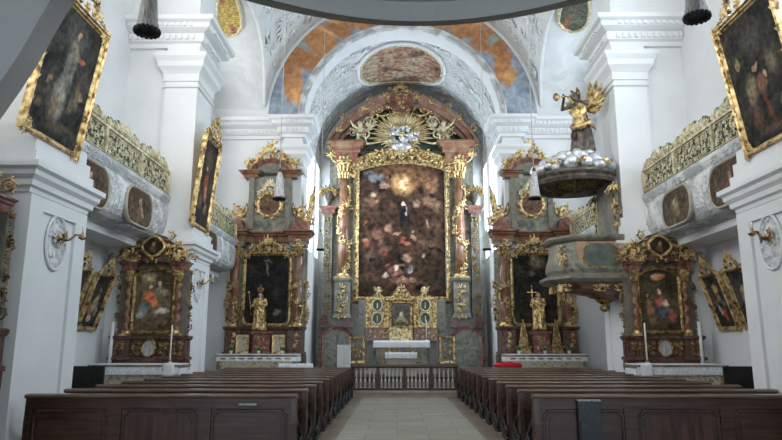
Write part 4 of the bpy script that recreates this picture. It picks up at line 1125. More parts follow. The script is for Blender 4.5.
picL = painting('altar_picture_reclining_red', [(.04, .035, .025), (.10, .08, .05), (.17, .14, .085)], [
    (-.15, 3.2, .25, .2, 0, .9, (.40, .34, .20)), (-.12, 2.75, .20, .16, -20, .6, (.55, .16, .09)), (0, 2.62, .12, .26, 20, .6, (.62, .20, .10)), (.12, 2.9, .10, .16, 0, .6, (.30, .26, .22)), (.13, 3.07, .06, .07, 0, .4, (.55, .40, .28)), (-.08, 2.98, .06, .07, 0, .4, (.55, .38, .26)),
    (.26, 2.85, .13, .14, 10, .7, (.30, .24, .18)), (-.25, 2.45, .18, .16, 30, .6, (.14, .22, .26)), (-.28, 2.28, .16, .12, 0, .6, (.34, .36, .34)), (.22, 2.38, .24, .12, 10, .7, (.48, .46, .42)), (.05, 2.15, .4, .12, 0, .8, (.12, .10, .07)), (.3, 2.1, .1, .1, 0, .7, (.2, .12, .07))], wob=.035, nscale=6)
picR = painting('altar_picture_mother_and_child', [(.02, .02, .016), (.06, .05, .034), (.11, .09, .055)], [
    (0, 3.22, .22, .10, 10, .6, (.45, .22, .12)), (-.1, 3.25, .08, .05, 20, .5, (.6, .45, .32)), (0, 2.85, .06, .08, 0, .4, (.58, .42, .28)), (0, 2.62, .15, .20, 10, .6, (.38, .12, .09)), (.14, 2.55, .10, .10, 0, .5, (.55, .40, .28)), (.06, 2.35, .20, .22, -10, .7, (.08, .10, .13)),
    (-.25, 2.45, .13, .28, 10, .6, (.26, .14, .08)), (-.28, 2.78, .05, .06, 0, .4, (.40, .28, .18)), (.28, 2.25, .15, .2, 0, .6, (.28, .09, .07)), (-.2, 2.15, .15, .2, 0, .7, (.16, .12, .07))], wob=.035, nscale=6)
XA1, XA2 = side(-1, 6.32), side(1, 6.30)
wall_altar(XA1, 16.28, picL, 'red marble altar with twisted columns on the second left pier, reclining red figure picture')
wall_altar(XA2, 16.28, picR, 'red marble altar with twisted columns right of the pulpit, mother and child picture')
wall_altar(side(-1, 6.58), 8.98, picR, 'red marble altar at the left edge, against the near left pier', table=False)
altar_cloth('altar_cloth', (XA1 - .02, 16.28 - 1.13, 1.112), 2.1, .72, 1.1, .25, M['lace'], 'white lace cloth on the left wall altar table')
altar_cloth('altar_cloth', (XA2 + .02, 16.28 - 1.13, 1.112), 2.1, .72, 1.1, .25, M['lace'], 'white lace cloth on the right wall altar table')
for s_, xa, nm in ((-1, XA1, 'left'), (1, XA2, 'right')):
    p = MB().grid(lambda u, v: (-.14 + .28 * u, -.03 - .01 * math.sin(3 * u), .012 - .30 * max(0, v - .5) * 2) if v > .5 else (-.14 + .28 * u, .3 - .66 * v, .012), 6, 12)
    o = p.build('napkin', M['linen']); o.location = (xa - s_ * .80, 15.15, 1.122); tag(o, 'small plain white napkin hanging over the %s wall altar cloth' % nm, 'cloth')
    sm_ = o.modifiers.new('thickness', 'SOLIDIFY'); sm_.thickness = .004
g = 'candles of the wall altars'
for px, py0, py1, X, lab in ((171, 325, 361, 0, 'tall white candle at the right of the left wall altar table'), (646, 323, 361, 0, 'tall white candle at the left of the right wall altar table')):
    Y = 15.6; z0 = 1.12; candle((xx(px, 345, Y), Y, z0), zz(py0, Y) - z0 - .08, .019, lab, 'gold', .08, g)
for px, lab in ((111, 'pale tall processional candle left of the left wall altar'), (701, 'pale tall processional candle right of the right wall altar')):
    Y = 15.9; c = empty('tall_candle', (xx(px, 345, Y), Y, 0), 0, lab, 'candle', 'processional candles')
    MB().lathe([(.16, 0), (.16, .03), (.05, .07), (.03, .3), (.05, .35), (.03, .4), (.03, .95), (.07, 1.0)], 12).build('stand', M['wood_dark'], c); MB().lathe([(.045, .95), (.045, zz(322, Y)), (.01, zz(322, Y) + .01)], 12).build('shaft', M['white_paint'], c)

# ---- the two side altars left and right of the chancel arch
def side_altar(xc, picm, label):
    Y = 24.42; r_ = empty('side_altar', (xc, Y, 0), 0, label, 'altar')
    yf = -.62; YF = Y + yf
    Z = lambda py: zz(py, YF)
    z0, zc0, zc1, ze1 = 1.2, Z(326), Z(256), Z(240)
    b = MB().box(-1.5, 1.5, yf - .1, -.02, .18, z0)
    for s_ in (-1, 1):
        a, c = sorted((s_ * .86, s_ * 1.42)); b.box(a, c, yf - .12, -.02, z0, zc0 - .12)
    b.box(-.9, .9, yf + .2, -.02, z0, zc0 - .1)
    pth = [(-1.42, -.02), (-1.42, yf - .12), (-.86, yf - .12), (-.86, yf + .2), (.86, yf + .2), (.86, yf - .12), (1.42, yf - .12), (1.42, -.02)]
    b.mold(pth, [(0, zc0 - .16), (.05, zc0 - .12), (.07, zc0 - .04), (0, zc0)]); b.mold(pth, [(0, z0), (.07, z0 + .02), (.05, z0 + .1), (0, z0 + .12)])
    b.build('plinth', M['dark_red'], r_)
    for s_ in (-1, 1):
        g = MB(); fill(g, s_ * 1.14 - .16, s_ * 1.14 + .16, z0 + .2, zc0 - .22, .24, 5, yf - .14, depth=.7); g.build('plinth_carving', M['gold'], r_)
    MB().box(-1.36, 1.36, -.34, -.0, zc0 - .05, zc1 + .35).box(-1.46, 1.46, -.2, 0, zc0 - .05, zc1 + .3).build('back_panel', M['green_grey'], r_)
    for s_ in (-1, 1):
        x = s_ * 1.17; H_ = zc1 - zc0
        MB().helix(zc0 + .12, zc1, .15, .035, 2.2 * s_, 16, 60, (x, yf + .08, 0), 0, lambda t: 1 - .15 * t).build('twisted_column', M['pink_marble'], r_)
        c = MB(); capital(c, x, yf + .08, zc1, .15, .36); c.build('capital', M['gold'], r_); c = MB(); cbase(c, x, yf + .08, zc0 + .02, .155, .12); c.build('column_base', M['gold'], r_)
        gg = MB(); n_ = 26
        for k in range(n_):                               # gilded garland figures winding round the lower shaft
            t = k / n_; a = -PI / 2 + 2.4 * math.sin(6.5 * t) * .8; z = zc0 + .15 + H_ * .52 * t
            gg.at(x + .16 * math.cos(a), yf + .08 + .16 * math.sin(a), z, 0, R(random.Random(k).uniform(-60, 60)), a + PI / 2)
            gg.stamp((T_L, T_S2, T_F, T_C)[k % 4], 0, 0, 0, (.22, .22, .10, .13)[k % 4])
        gg.at(); gg.build('column_garland', M['gold'], r_)
        e = MB(); a, c2 = sorted((s_ * .86, s_ * 1.48)); z1 = ze1 - .05
        e.box(a, c2, yf - .14, -.02, zc1 + .38, z1); e.build('entablature_block', M['green_grey'], r_)
        e = MB(); cornice(e, a, c2, -.02, yf - .14, z1 - .02, .42, 1.1); e.box(a, c2, yf - .14, -.02, z1, z1 + .40); e.build('cornice_block', M['pink_marble'], r_)
        g = MB(); g.stamp(T_F, s_ * 1.17, (zc1 + .38 + z1) / 2 + .05, 0, .16, False, yf - .18); g.stamp(T_C, s_ * 1.17, z1 - .0, 0, .13, False, yf - .2); g.build('cornice_flower', M['gold'], r_)
        g = MB(); xa, xb = sorted((s_ * 1.38, s_ * 1.60)); fill(g, xa, xb, zc0 + .1, zc1 - .9, .24, 9, -.22, lambda X, Z_: abs(abs(X) - 1.4) < .12 + .26 * abs(math.sin((Z_ - zc0) * 1.9 + .4)), depth=.7, dens=1.6)
        g.stamp(T_S, s_ * 1.36, zc0 + .3, .9, .38, s_ < 0, -.2); g.stamp(T_S, s_ * 1.36, zc0 + 1.3, .9, .34, s_ < 0, -.2)
        g.build('wing_carving', M['gold'], r_)
        # broken pediment scroll at the corner of the attic
        e = MB(); o2 = []
        for i in range(13): a_ = PI * .5 + PI * .5 * i / 12; o2.append((s_ * (.86 + .0) + s_ * (.62 + .62 * math.cos(a_)), ze1 + .36 + .48 * math.sin(a_)))
        o2 = [(s_ * 1.5, ze1 + .36), (s_ * 1.5, ze1 + .62), (s_ * 1.28, ze1 + .86), (s_ * 1.02, ze1 + .80), (s_ * .9, ze1 + .36)]
        if s_ > 0: o2 = o2[::1]
        e.prism(o2, yf - .1, -.1); e.build('pediment_scroll', M['red_marble'], r_)
    z1 = ze1 - .05
    e = MB(); e.box(-.86, .86, -.40, -.02, z1 + .02, z1 + .36); cornice(e, -.86, .86, -.02, -.40, z1 + .0, .40, .9); e.build('frieze', M['pink_marble'], r_)
    # main picture
    pw = 1.66; pb = zc0 + .08; ph = Z(254) - pb
    ol = rrp(pw, ph, .22, 0, pb)
    MB().prism(ol, -.40, -.35).build('picture', picm, r_)
    MB().mold(ol, [(-.03, .34), (-.03, .42), (.03, .50), (.09, .47), (.12, .40), (.12, .34)], closed=True, mp='xz').build('picture_frame', M['gold'], r_)
    g = MB(); za = Z(252)
    crest(g, .95, .75, za - .06, -.55)
    for m_ in (False, True):
        sg = -1 if m_ else 1
        g.stamp(T_S, sg * .28, za + .02, .1, .40, m_, -.5); g.stamp(T_S, sg * .98, za - .24, PI * .62, .36, m_, -.5)
    fill(g, -.75, .75, za - .0, za + .42, .2, 15, -.46, lambda x, z: z < za + .45 - .4 * (x / .8) ** 2, depth=.8)
    g.build('picture_crown', M['gold'], r_)
    # attic
    zb = ze1 + .35; zt = Z(176)
    MB().prism([(.95, zb), (.84, zb + 1.0), (.80, zt), (-.80, zt), (-.84, zb + 1.0), (-.95, zb)], -.42, -.02).build('attic', M['green_grey'], r_)
    for s_ in (-1, 1):
        a, c = sorted((s_ * .60, s_ * .80)); MB().box(a, c, -.52, -.4, zb + .1, zt).build('attic_pilaster', M['grey_stone'], r_)
        a, c = sorted((s_ * .52, s_ * .98)); e = MB(); cornice(e, a, c, -.02, -.52, zt - .02, .26, 1.0); e.box(a, c, -.52, -.02, zt, zt + .26); e.build('attic_cornice', M['pink_marble'], r_)
        g = MB(); x0 = s_ * .92
        g.stamp(T_S, s_ * .9, zb + 1.15, -.9 - .3, .62, s_ < 0, -.35, .5); g.stamp(T_S, s_ * 1.18, zb + .45, -.5, .48, s_ < 0, -.35, .5); g.stamp(T_L, s_ * 1.0, zb + .6, -.5, .5, s_ < 0, -.3)
        g.stamp(T_L, s_ * 1.3, zb + .35, -1.0, .4, s_ < 0, -.3); fill(g, min(s_ * .9, s_ * 1.25), max(s_ * .9, s_ * 1.25), zb + .35, zb + 1.05, .28, 6, -.3, lambda x, z: abs(x) - .9 < (zb + 1.2 - z) * .45)
        g.build('volute_carving', M['gold'], r_)
        g = MB(); zf = zt + .22; g.stamp(T_S, s_ * .62, zf + .05, .5, .42, s_ < 0, -.35, .5); g.stamp(T_L, s_ * .88, zf + .30, -.1, .36, s_ < 0, -.3); g.stamp(T_F, s_ * .8, zf + .2, 0, .14, False, -.36); g.build('finial', M['gold'], r_)
    ar = [(-.72, zt + .20), (-.6, zt + .40), (-.35, zt + .58), (0, zt + .64), (.35, zt + .58), (.6, zt + .40), (.72, zt + .20)][::-1]
    MB().prism(ar, -.36, -.02).build('tympanum', M['grey_stone'], r_)
    MB().mold(ar, [(-.02, .02), (-.02, .40), (.04, .46), (.08, .50), (.12, .52), (.12, .02)], mp='xz').build('arched_cornice', M['red_marble'], r_)
    oz = Z(204)
    MB().prism(ellp(.41, .41, 28, 0, oz), -.50, -.40).build('round_picture', pic_round, r_).location = (0, 0, 0)
    g = MB().mold(ellp(.41, .41, 28, 0, oz), [(-.02, .40), (-.02, .52), (.04, .56), (.09, .50), (.10, .40)], closed=True, mp='xz', smooth=True)
    border(g, ellp(.52, .54, 20, 0, oz), .2, -.50, True)
    g.build('round_frame', M['gold'], r_)
    g = MB(); crest(g, .42, .60, oz + .46, -.50); g.build('small_crown', M['gold_pale'], r_)
    g = MB(); crest(g, 1.0, Z(138) - zt - .5, zt + .55, -.32); fill(g, -.45, .45, zt + .62, zt + 1.1, .26, 17, -.28, lambda x, z: abs(x) < .5 - (z - zt - .6) * .6); g.build('top_shell', M['gold'], r_)
    mensa(r_, 2.75, 1.0, 1.22 - .18, yf - .12, body='green_grey').location = (0, 0, .18)
    return r_
XD1, XD2 = -4.88, 5.17
picD1 = painting('crucifixion_canvas', [(.008, .008, .008), (.018, .018, .017), (.035, .034, .032)], [
    (0, 4.35, .05, .40, 6, .6, (.17, .14, .11)), (0, 4.66, .24, .035, -12, .6, (.15, .12, .10)), (.02, 4.7, .05, .06, 0, .5, (.2, .16, .12)), (.4, 2.75, .22, .14, 20, .6, (.17, .16, .15)), (-.25, 3.4, .12, .5, 5, .8, (.045, .04, .035)), (.35, 3.5, .12, .4, 0, .8, (.04, .035, .03))], wob=.04)
picD2 = painting('dark_cloudy_canvas', [(.008, .008, .008), (.02, .02, .019), (.045, .042, .035)], [
    (.1, 4.6, .45, .35, 10, .9, (.16, .14, .10)), (0, 4.8, .2, .15, 0, .8, (.20, .18, .13)), (-.1, 4.2, .15, .2, 0, .7, (.10, .09, .07))], wob=.06)
pic_round = painting('small_group_roundel', [(.05, .03, .02), (.12, .075, .05), (.18, .12, .08)], [(-.1, 7.3, .12, .16, 0, .6, (.34, .20, .13)), (.12, 7.25, .12, .18, 0, .6, (.22, .18, .14)), (0, 7.45, .3, .1, 0, .7, (.25, .22, .18))], wob=.03)
side_altar(XD1, picD1, 'tall side altar with crucifixion painting, left of the chancel arch')
side_altar(XD2, picD2, 'tall side altar with dark cloudy painting, behind the pulpit')
YT = 24.42 - .62 - .12 - 1.0
for xc, nm in ((XD1, 'left'), (XD2, 'right')):
    altar_cloth('altar_cloth', (xc, YT - .0, 1.232), 2.8, .95, 0, .26, M['lace'], 'white lace cloth with scalloped hem on the %s side altar table' % nm, scallop=True)
    for k, dx in enumerate((-.95, .02, .85) if nm == 'left' else (-.9, 0, .85)):
        potted((xc + dx, YT + .2, 1.24), 'white potted plant, %s of the three on the %s side altar' % (('left', 'middle', 'right')[k], nm), .85, 'potted plants on the side altars', k)
    # statue on a carved pedestal
    p = empty('statue_pedestal', (xc + .0, 23.5, 1.24), 0, 'red marble pedestal with gilt carving under the %s side altar statue' % nm, 'pedestal')
    MB().box(-.30, .30, -.18, .18, 0, .75).mold([(-.30, .18), (-.30, -.18), (.30, -.18), (.30, .18)], [(0, .66), (.06, .72), (.06, .8), (0, .8)]).mold([(-.30, .18), (-.30, -.18), (.30, -.18), (.30, .18)], [(0, 0), (.05, 0), (.04, .08), (0, .1)]).box(-.3, .3, -.18, .18, .7, .8).build('block', M['red_marble'], p)
    g = MB(); fill(g, -.2, .2, .14, .62, .2, 4, -.2, depth=.7); g.stamp(T_C, 0, .56, 0, .11, False, -.22); g.build('carving', M['gold'], p)
st = empty('saint_statue', (XD1 - .12, 23.5, 2.05), 0, 'gilded crowned saint statue with a staff on the left side altar', 'statue')
saint(st, 1.42, M['skin'], M['gold']); crown(st, .10, 1.42, .8)
MB().tube([(-.26, -.22, .55), (-.36, -.24, 1.35)], .012, 6).stamp(T_F, -.37, 1.38, 0, .05, False, -.24).build('staff', M['gold'], st)
st = empty('saint_statue', (XD2 - .02, 23.5, 2.05), 0, 'gilded saint statue holding a small cross on the right side altar', 'statue')
saint(st, 1.42, M['skin'], M['gold']); MB().box(-.245, -.215, -.26, -.235, .8, 1.62).box(-.40, -.06, -.26, -.235, 1.36, 1.39).build('cross', M['gold'], st); st.rotation_euler = (0, 0, R(-8))
g_ = 'framed cards on the left side altar'
for dx, nm in ((-.68, 'left'), (.62, 'right')):
    c = empty('altar_card', (XD1 + dx, 23.42, 1.24), 0, 'small gold framed relic picture %s of the left altar statue' % nm, 'framed card', g_)
    MB().box(-.18, .18, -.015, .015, .06, .62).build('card', M['brocade'], c); MB().mold(rectp(.36, .56, 0, .06)[::-1][::-1], [(-.03, -.03), (-.03, .04), (.05, .05), (.05, -.03)], closed=True, mp='xz').box(-.2, .2, -.04, .12, 0, .04).build('frame', M['gold'], c)
g_ = 'pyramid reliquaries on the right side altar'
for dx, nm in ((-.62, 'left'), (.55, 'right')):
    c = empty('pyramid_reliquary', (XD2 + dx, 23.45, 1.24), 0, 'gilded pyramid reliquary %s of the right altar statue' % nm, 'reliquary', g_)
    m = MB().frus((-.24, .24, -.13, .13), (-.20, .20, -.11, .11), 0, .22).mold([(-.22, .12), (-.22, -.12), (.22, -.12), (.22, .12)], [(0, .20), (.05, .22), (.05, .28), (0, .28)], closed=True); m.build('base', M['gold_dark'], c)
    MB().frus((-.17, .17, -.09, .09), (-.02, .02, -.015, .015), .28, 1.12).build('pyramid', M['gold_dark'], c)
    f = MB()
    for s_ in (-1, 1): f.tube([(s_ * .18, -.10, .28), (s_ * .02, -.02, 1.14)], .018, 6)
    f.tube([(-.18, -.10, .30), (.18, -.10, .30)], .02, 6).ell((0, 0, 1.18), .04, 8, 6); f.stamp(T_F, 0, .5, 0, .07, False, -.1); f.build('gilt_edge', M['gold'], c)
# low white cloth covered shelf beside the left side altar, red kneeling cushion on the right
c = MB().box(-.55, .55, -.2, .2, 0, .72); o = c.build('low_side_table', M['wood']); o.location = (xx(296, 362, 22.6), 22.6, .18); tag(o, 'low dark side table right of the left side altar', 'table')
altar_cloth('table_cloth', (xx(296, 362, 22.6), 22.4, .912), 1.12, .4, 0, .14, M['linen'], 'plain white cloth on the low table beside the left side altar')
c = empty('kneeler', (xx(508, 362, 22.3), 22.3, .18), 0, 'kneeler with red cushion beside the right side altar', 'kneeler')
MB().box(-.45, .45, -.2, .2, 0, .55).build('frame', M['wood'], c); MB().ell((0, 0, .68), (.5, .24, .13), 20, 8).build('red_cushion', M['red_cloth'], c)
# ---------------------------------------------------------------- high altar
HY = 31.5; YF = 29.8
ha = empty('high_altar', (AX, HY, .35), 0, 'towering red and grey marble high altar with gilded sunburst at the chancel end', 'altar')
yl = lambda Y: Y - HY
X_ = lambda px, py=200: xx(px, py, YF) - AX
Z_ = lambda py: zz(py, YF) - .35
ZB, ZP0, ZP1, ZC1, ZCAP, ZEN = 0, Z_(316), Z_(277), Z_(178), Z_(161), Z_(143)
y0 = yl(YF)                                   # front plane of the big columns' pedestals
def part(name, mb, mat, parent=None): return mb.build(name, M[mat] if isinstance(mat, str) else mat, parent or ha)
part('back_wall', MB().box(-3.55, 3.55, y0 + .9, 0, 0, Z_(150)).box(-3.3, 3.3, y0 + .75, y0 + .9, 0, ZEN), 'green_grey')
# base zone with two arched doors
part('base', MB().box(-3.6, -1.95, y0 + .1, y0 + 1, 0, ZP0 - .1).box(1.95, 3.6, y0 + .1, y0 + 1, 0, ZP0 - .1).box(-1.95, 1.95, y0 + .35, y0 + 1, 0, ZP0 + .1), 'grey_stone')
for s_ in (-1, 1):
    x = s_ * 3.0
    d = part('door', MB().prism(archp(1.15, 1.55, .32, x, .05), y0 + .0, y0 + .12), 'green_grey')
    MB().mold(archp(1.15, 1.55, .32, x, .05)[::1], [(-.02, -.0), (-.02, .06), (.08, .08), (.14, .02), (.14, 0)], closed=True, mp='xz', d=y0 + .04).build('door_frame', M['red_marble'], d)
    MB().box(x - .015, x + .015, y0 - .03, y0 + .02, .06, 1.75).box(x - .5, x + .5, y0 - .02, y0 + .02, .95, .99).build('door_rail', M['grey_stone'], d)
    for q in (-1, 1):
        g = MB(); fill(g, x + q * .74 - .07, x + q * .74 + .07, .15, 1.6, .22, 8 + q, y0 + .06, depth=.7); part('door_side_carving', g, 'gold_dark')
        e = MB(); o2 = [(x + q * .38, ZP0 - .55), (x + q * .80, ZP0 - .50), (x + q * .78, ZP0 - .15), (x + q * .6, ZP0 + .08), (x + q * .46, ZP0 + .02), (x + q * .40, ZP0 - .2)]
        e.prism(o2, y0 - .15, y0 + .3); part('scroll_block', e, 'dark_red')
    # main column with its pedestal, capital and entablature
    xc = s_ * 2.76
    p = MB().box(xc - .36, xc + .36, y0 - .1, y0 + .8, ZP0 - .1, ZP1 - .12)
    pp = [(xc - .36, y0 + .8), (xc - .36, y0 - .1), (xc + .36, y0 - .1), (xc + .36, y0 + .8)]
    p.mold(pp, [(0, ZP1 - .22), (.06, ZP1 - .18), (.09, ZP1 - .06), (0, ZP1)]); p.mold(pp, [(0, ZP0 - .1), (.08, ZP0 - .08), (.06, ZP0 + .08), (0, ZP0 + .1)]).box(xc - .36, xc + .36, y0 - .1, y0 + .8, ZP1 - .14, ZP1 - .0)
    part('pedestal', p, 'green_grey')
    g = MB(); fill(g, xc - .24, xc + .24, ZP0 + .1, ZP1 - .3, .3, 14, y0 - .13, depth=.8); g.stamp(T_C, xc, ZP0 - .05, 0, .2, False, y0 - .2); part('pedestal_carving', g, 'gold')
    cm = MB().lathe([(.25, 0), (.255, (ZC1 - ZP1) * .33), (.215, ZC1 - ZP1)], 20, (xc, y0 + .22, ZP1)); part('column_shaft', cm, 'pink_marble')
    b = MB(); cbase(b, xc, y0 + .22, ZP1 + .02, .25, .16); part('column_base', b, 'gold')
    c = MB(); capital(c, xc, y0 + .22, ZC1, .24, ZCAP - ZC1 - .05); part('capital', c, 'gold')
    g = MB(); n_ = 34
    for k in range(n_):
        t = k / n_; a = -PI / 2 + 1.5 * math.sin(9 * t); z = ZP1 + .2 + (ZC1 - ZP1 - .5) * (t if t < .55 else t)
        g.at(xc + .26 * math.cos(a), y0 + .22 + .26 * math.sin(a), z, 0, R(random.Random(k * 3).uniform(-70, 70)), a + PI / 2)
        g.stamp((T_L, T_S2, T_F, T_C, T_L3)[k % 5], 0, 0, 0, (.34, .32, .15, .20, .3)[k % 5])
    g.at(); part('column_garland', g, 'gold')
    # inner pilaster beside the picture
    xp = s_ * 2.22
    part('pilaster', MB().box(xp - .13, xp + .13, y0 + .35, y0 + .95, ZP1 - .6, ZCAP).mold([(xp - .13, y0 + .8), (xp - .13, y0 + .35), (xp + .13, y0 + .35), (xp + .13, y0 + .8)], [(0, ZCAP - .3), (.05, ZCAP - .25), (.07, ZCAP - .1), (0, ZCAP - .06)]), 'green_grey')
    g = MB().box(xp - .02, xp + .02, y0 + .31, y0 + .34, ZP1 + .1, ZCAP - .4); fill(g, xp - .07, xp + .07, ZP1 + .2, ZCAP - .4, .22, 3, y0 + .32, depth=.6); part('pilaster_carving', g, 'gold_dark')
    # entablature blocks
    xa, xb = sorted((s_ * 2.05, s_ * 3.22))
    part('frieze_block', MB().box(xa + .05, xb - .05, y0 - .1, y0 + .9, ZCAP - .08, ZCAP + .42), 'pink_marble')
    g = MB(); g.stamp(T_C, xc, ZCAP + .18, 0, .24, False, y0 - .15); g.stamp(T_S, s_ * 3.1, ZCAP - .1, .9 if s_ > 0 else .9, .7, s_ < 0, y0 - .05); g.stamp(T_L, s_ * 3.3, ZCAP + .2, -.5, .5, s_ < 0, y0 - .05); part('frieze_carving', g, 'gold')
    e = MB(); cornice(e, xa, xb, y0 + .9, y0 - .12, ZCAP + .40, ZEN - ZCAP - .38, 1.6); e.box(xa, xb, y0 - .12, y0 + .9, ZCAP + .40, ZEN); part('cornice_block', e, 'pink_marble')
    # outer half-height column with a vase
    xo = s_ * 3.52; zo1 = Z_(212)
    part('outer_pedestal', MB().box(xo - .24, xo + .24, y0 + .25, y0 + .8, ZP0 - .6, ZP1 - .5), 'grey_stone')
    g = MB(); fill(g, xo - .16, xo + .16, ZP0 - .4, ZP1 - .7, .3, 27, y0 + .22, depth=.7); part('outer_pedestal_carving', g, 'gold_dark')
    part('outer_pilaster', MB().box(xo - .2, xo + .2, y0 + .38, y0 + .8, ZP1 - .5, zo1), 'grey_stone')
    g = MB(); fill(g, xo - .14, xo + .14, ZP1 - .4, zo1 - .1, .3, 23, y0 + .33, depth=.8); g.stamp(T_C, xo, zo1 - .3, 0, .2, False, y0 + .3); part('outer_carving', g, 'gold_dark')
    e = MB(); cornice(e, xo - .28, xo + .28, y0 + .8, y0 + .3, zo1, .34, .8); e.box(xo - .28, xo + .28, y0 + .3, y0 + .8, zo1, zo1 + .34); part('outer_cornice', e, 'red_marble')
# picture
pw = xx(446, 220, YF + .4) - xx(358, 220, YF + .4); pzb = Z_(297); pzt = Z_(168); xm = (xx(446, 220, YF + .4) + xx(358, 220, YF + .4)) / 2 - AX
XP = lambda px, py=230: xx(px, py, YF + .45) ; ZP = lambda py: zz(py, YF + .45)
_p = []
def pp_(px, py, rx, rz, ang, soft, col): _p.append((XP(px) - AX, ZP(py) - .35, rx * .047, rz * .047, ang, soft, col))
pp_(402, 176, 44, 18, 0, .9, (.17, .085, .045)); pp_(375, 178, 16, 9, -20, .7, (.13, .14, .15)); pp_(430, 185, 14, 12, 0, .8, (.25, .13, .07))
pp_(403, 184, 16, 16, 0, .8, (.52, .30, .13)); pp_(403, 184, 8, 9, 0, .7, (.80, .58, .30)); pp_(406, 184, 4, 5, 20, .6, (.60, .30, .20))
pp_(372, 200, 16, 9, 30, .8, (.15, .085, .055)); pp_(385, 186, 8, 5, 10, .6, (.35, .20, .13)); pp_(432, 203, 15, 8, -20, .8, (.22, .13, .08))
pp_(403, 216, 5.5, 12, 0, .5, (.012, .012, .014)); pp_(403, 205, 3, 3, 0, .4, (.62, .48, .36)); pp_(406, 212, 2, 6, 15, .4, (.30, .28, .26))
pp_(397, 234, 7, 2.5, 20, .6, (.28, .16, .11)); pp_(413, 238, 6, 2.5, -30, .6, (.34, .20, .14)); pp_(405, 243, 9, 3, 0, .6, (.30, .09, .06)); pp_(388, 229, 5, 7, 20, .6, (.26, .15, .10))
pp_(378, 235, 6, 12, 10, .8, (.20, .10, .07)); pp_(428, 245, 9, 6, 20, .8, (.12, .075, .05)); pp_(385, 250, 12, 6, 0, .8, (.10, .06, .045)); pp_(408, 258, 5, 6, 10, .6, (.30, .17, .12))
pp_(397, 270, 12, 7, 15, .6, (.26, .12, .09)); pp_(396, 268, 3, 4, 0, .5, (.50, .40, .33)); pp_(410, 270, 4, 4, 0, .5, (.26, .28, .33)); pp_(402, 280, 15, 5, 0, .7, (.20, .10, .07)); pp_(412, 280, 5, 4, 0, .5, (.36, .24, .17)); pp_(386, 275, 5, 3, 0, .5, (.40, .32, .26))
pp_(370, 255, 8, 14, 0, .9, (.10, .06, .045)); pp_(365, 285, 14, 10, 0, .9, (.03, .022, .018)); pp_(436, 280, 14, 12, 0, .9, (.03, .024, .02))
_r = random.Random(12)
for _k in range(34):                                     # small figures of the crowd and clouds
    _x = _r.uniform(364, 440); _y = _r.uniform(222, 290) if _k < 24 else _r.uniform(172, 215)
    if abs(_x - 403) < 10 and _y < 235: continue
    pp_(_x, _y, _r.uniform(1.8, 5), _r.uniform(2, 6), _r.uniform(-60, 60), .6, _r.choice([(.24, .15, .10), (.20, .06, .04), (.012, .010, .010), (.34, .26, .19), (.015, .012, .012), (.13, .12, .12), (.05, .03, .02)]))
picH = painting('high_altar_painting', [(.018, .012, .009), (.045, .026, .018), (.10, .055, .036)], _p, wob=.13, nscale=2.6, gscale=.9, mottle=.9)
ol = archp(pw, pzt - pzb, .38, xm, pzb, 14)
hp = part('main_picture', MB().prism(ol, y0 + .43, y0 + .50), picH)
part('picture_frame', MB().mold(ol, [(-.05, .0), (-.05, .10), (.04, .20), (.14, .17), (.22, .10), (.22, 0)], closed=True, mp='xz', d=y0 + .5), 'gold')
# lambrequin arch over the picture
la = [(xm + 2.32, Z_(168)), (xm + 2.2, Z_(160)), (xm + 1.7, Z_(156)), (xm + .9, Z_(151)), (xm, Z_(149.5)), (xm - .9, Z_(151)), (xm - 1.7, Z_(156)), (xm - 2.2, Z_(160)), (xm - 2.32, Z_(168))]
g = MB().mold(la, [(-.22, 0), (-.22, .10), (-.05, .18), (.10, .24), (.16, .16), (.16, 0)], mp='xz', d=y0 + .3)
for k in range(17):
    t = k / 16; i = min(7, int(t * 8)); f = t * 8 - i; a, b = la[i], la[i + 1]
    g.stamp(T_SH, a[0] + (b[0] - a[0]) * f, a[1] + (b[1] - a[1]) * f - .26, PI, .17, False, y0 + .15)
border(g, la, .3, y0 + .1)
for s_ in (-1, 1): g.stamp(T_S, xm + s_ * 1.5, Z_(160), .1, .7, s_ > 0, y0 + .05); g.stamp(T_S, xm + s_ * 2.3, Z_(172), PI / 2, .6, s_ < 0, y0 + .1)
part('lambrequin', g, 'gold')
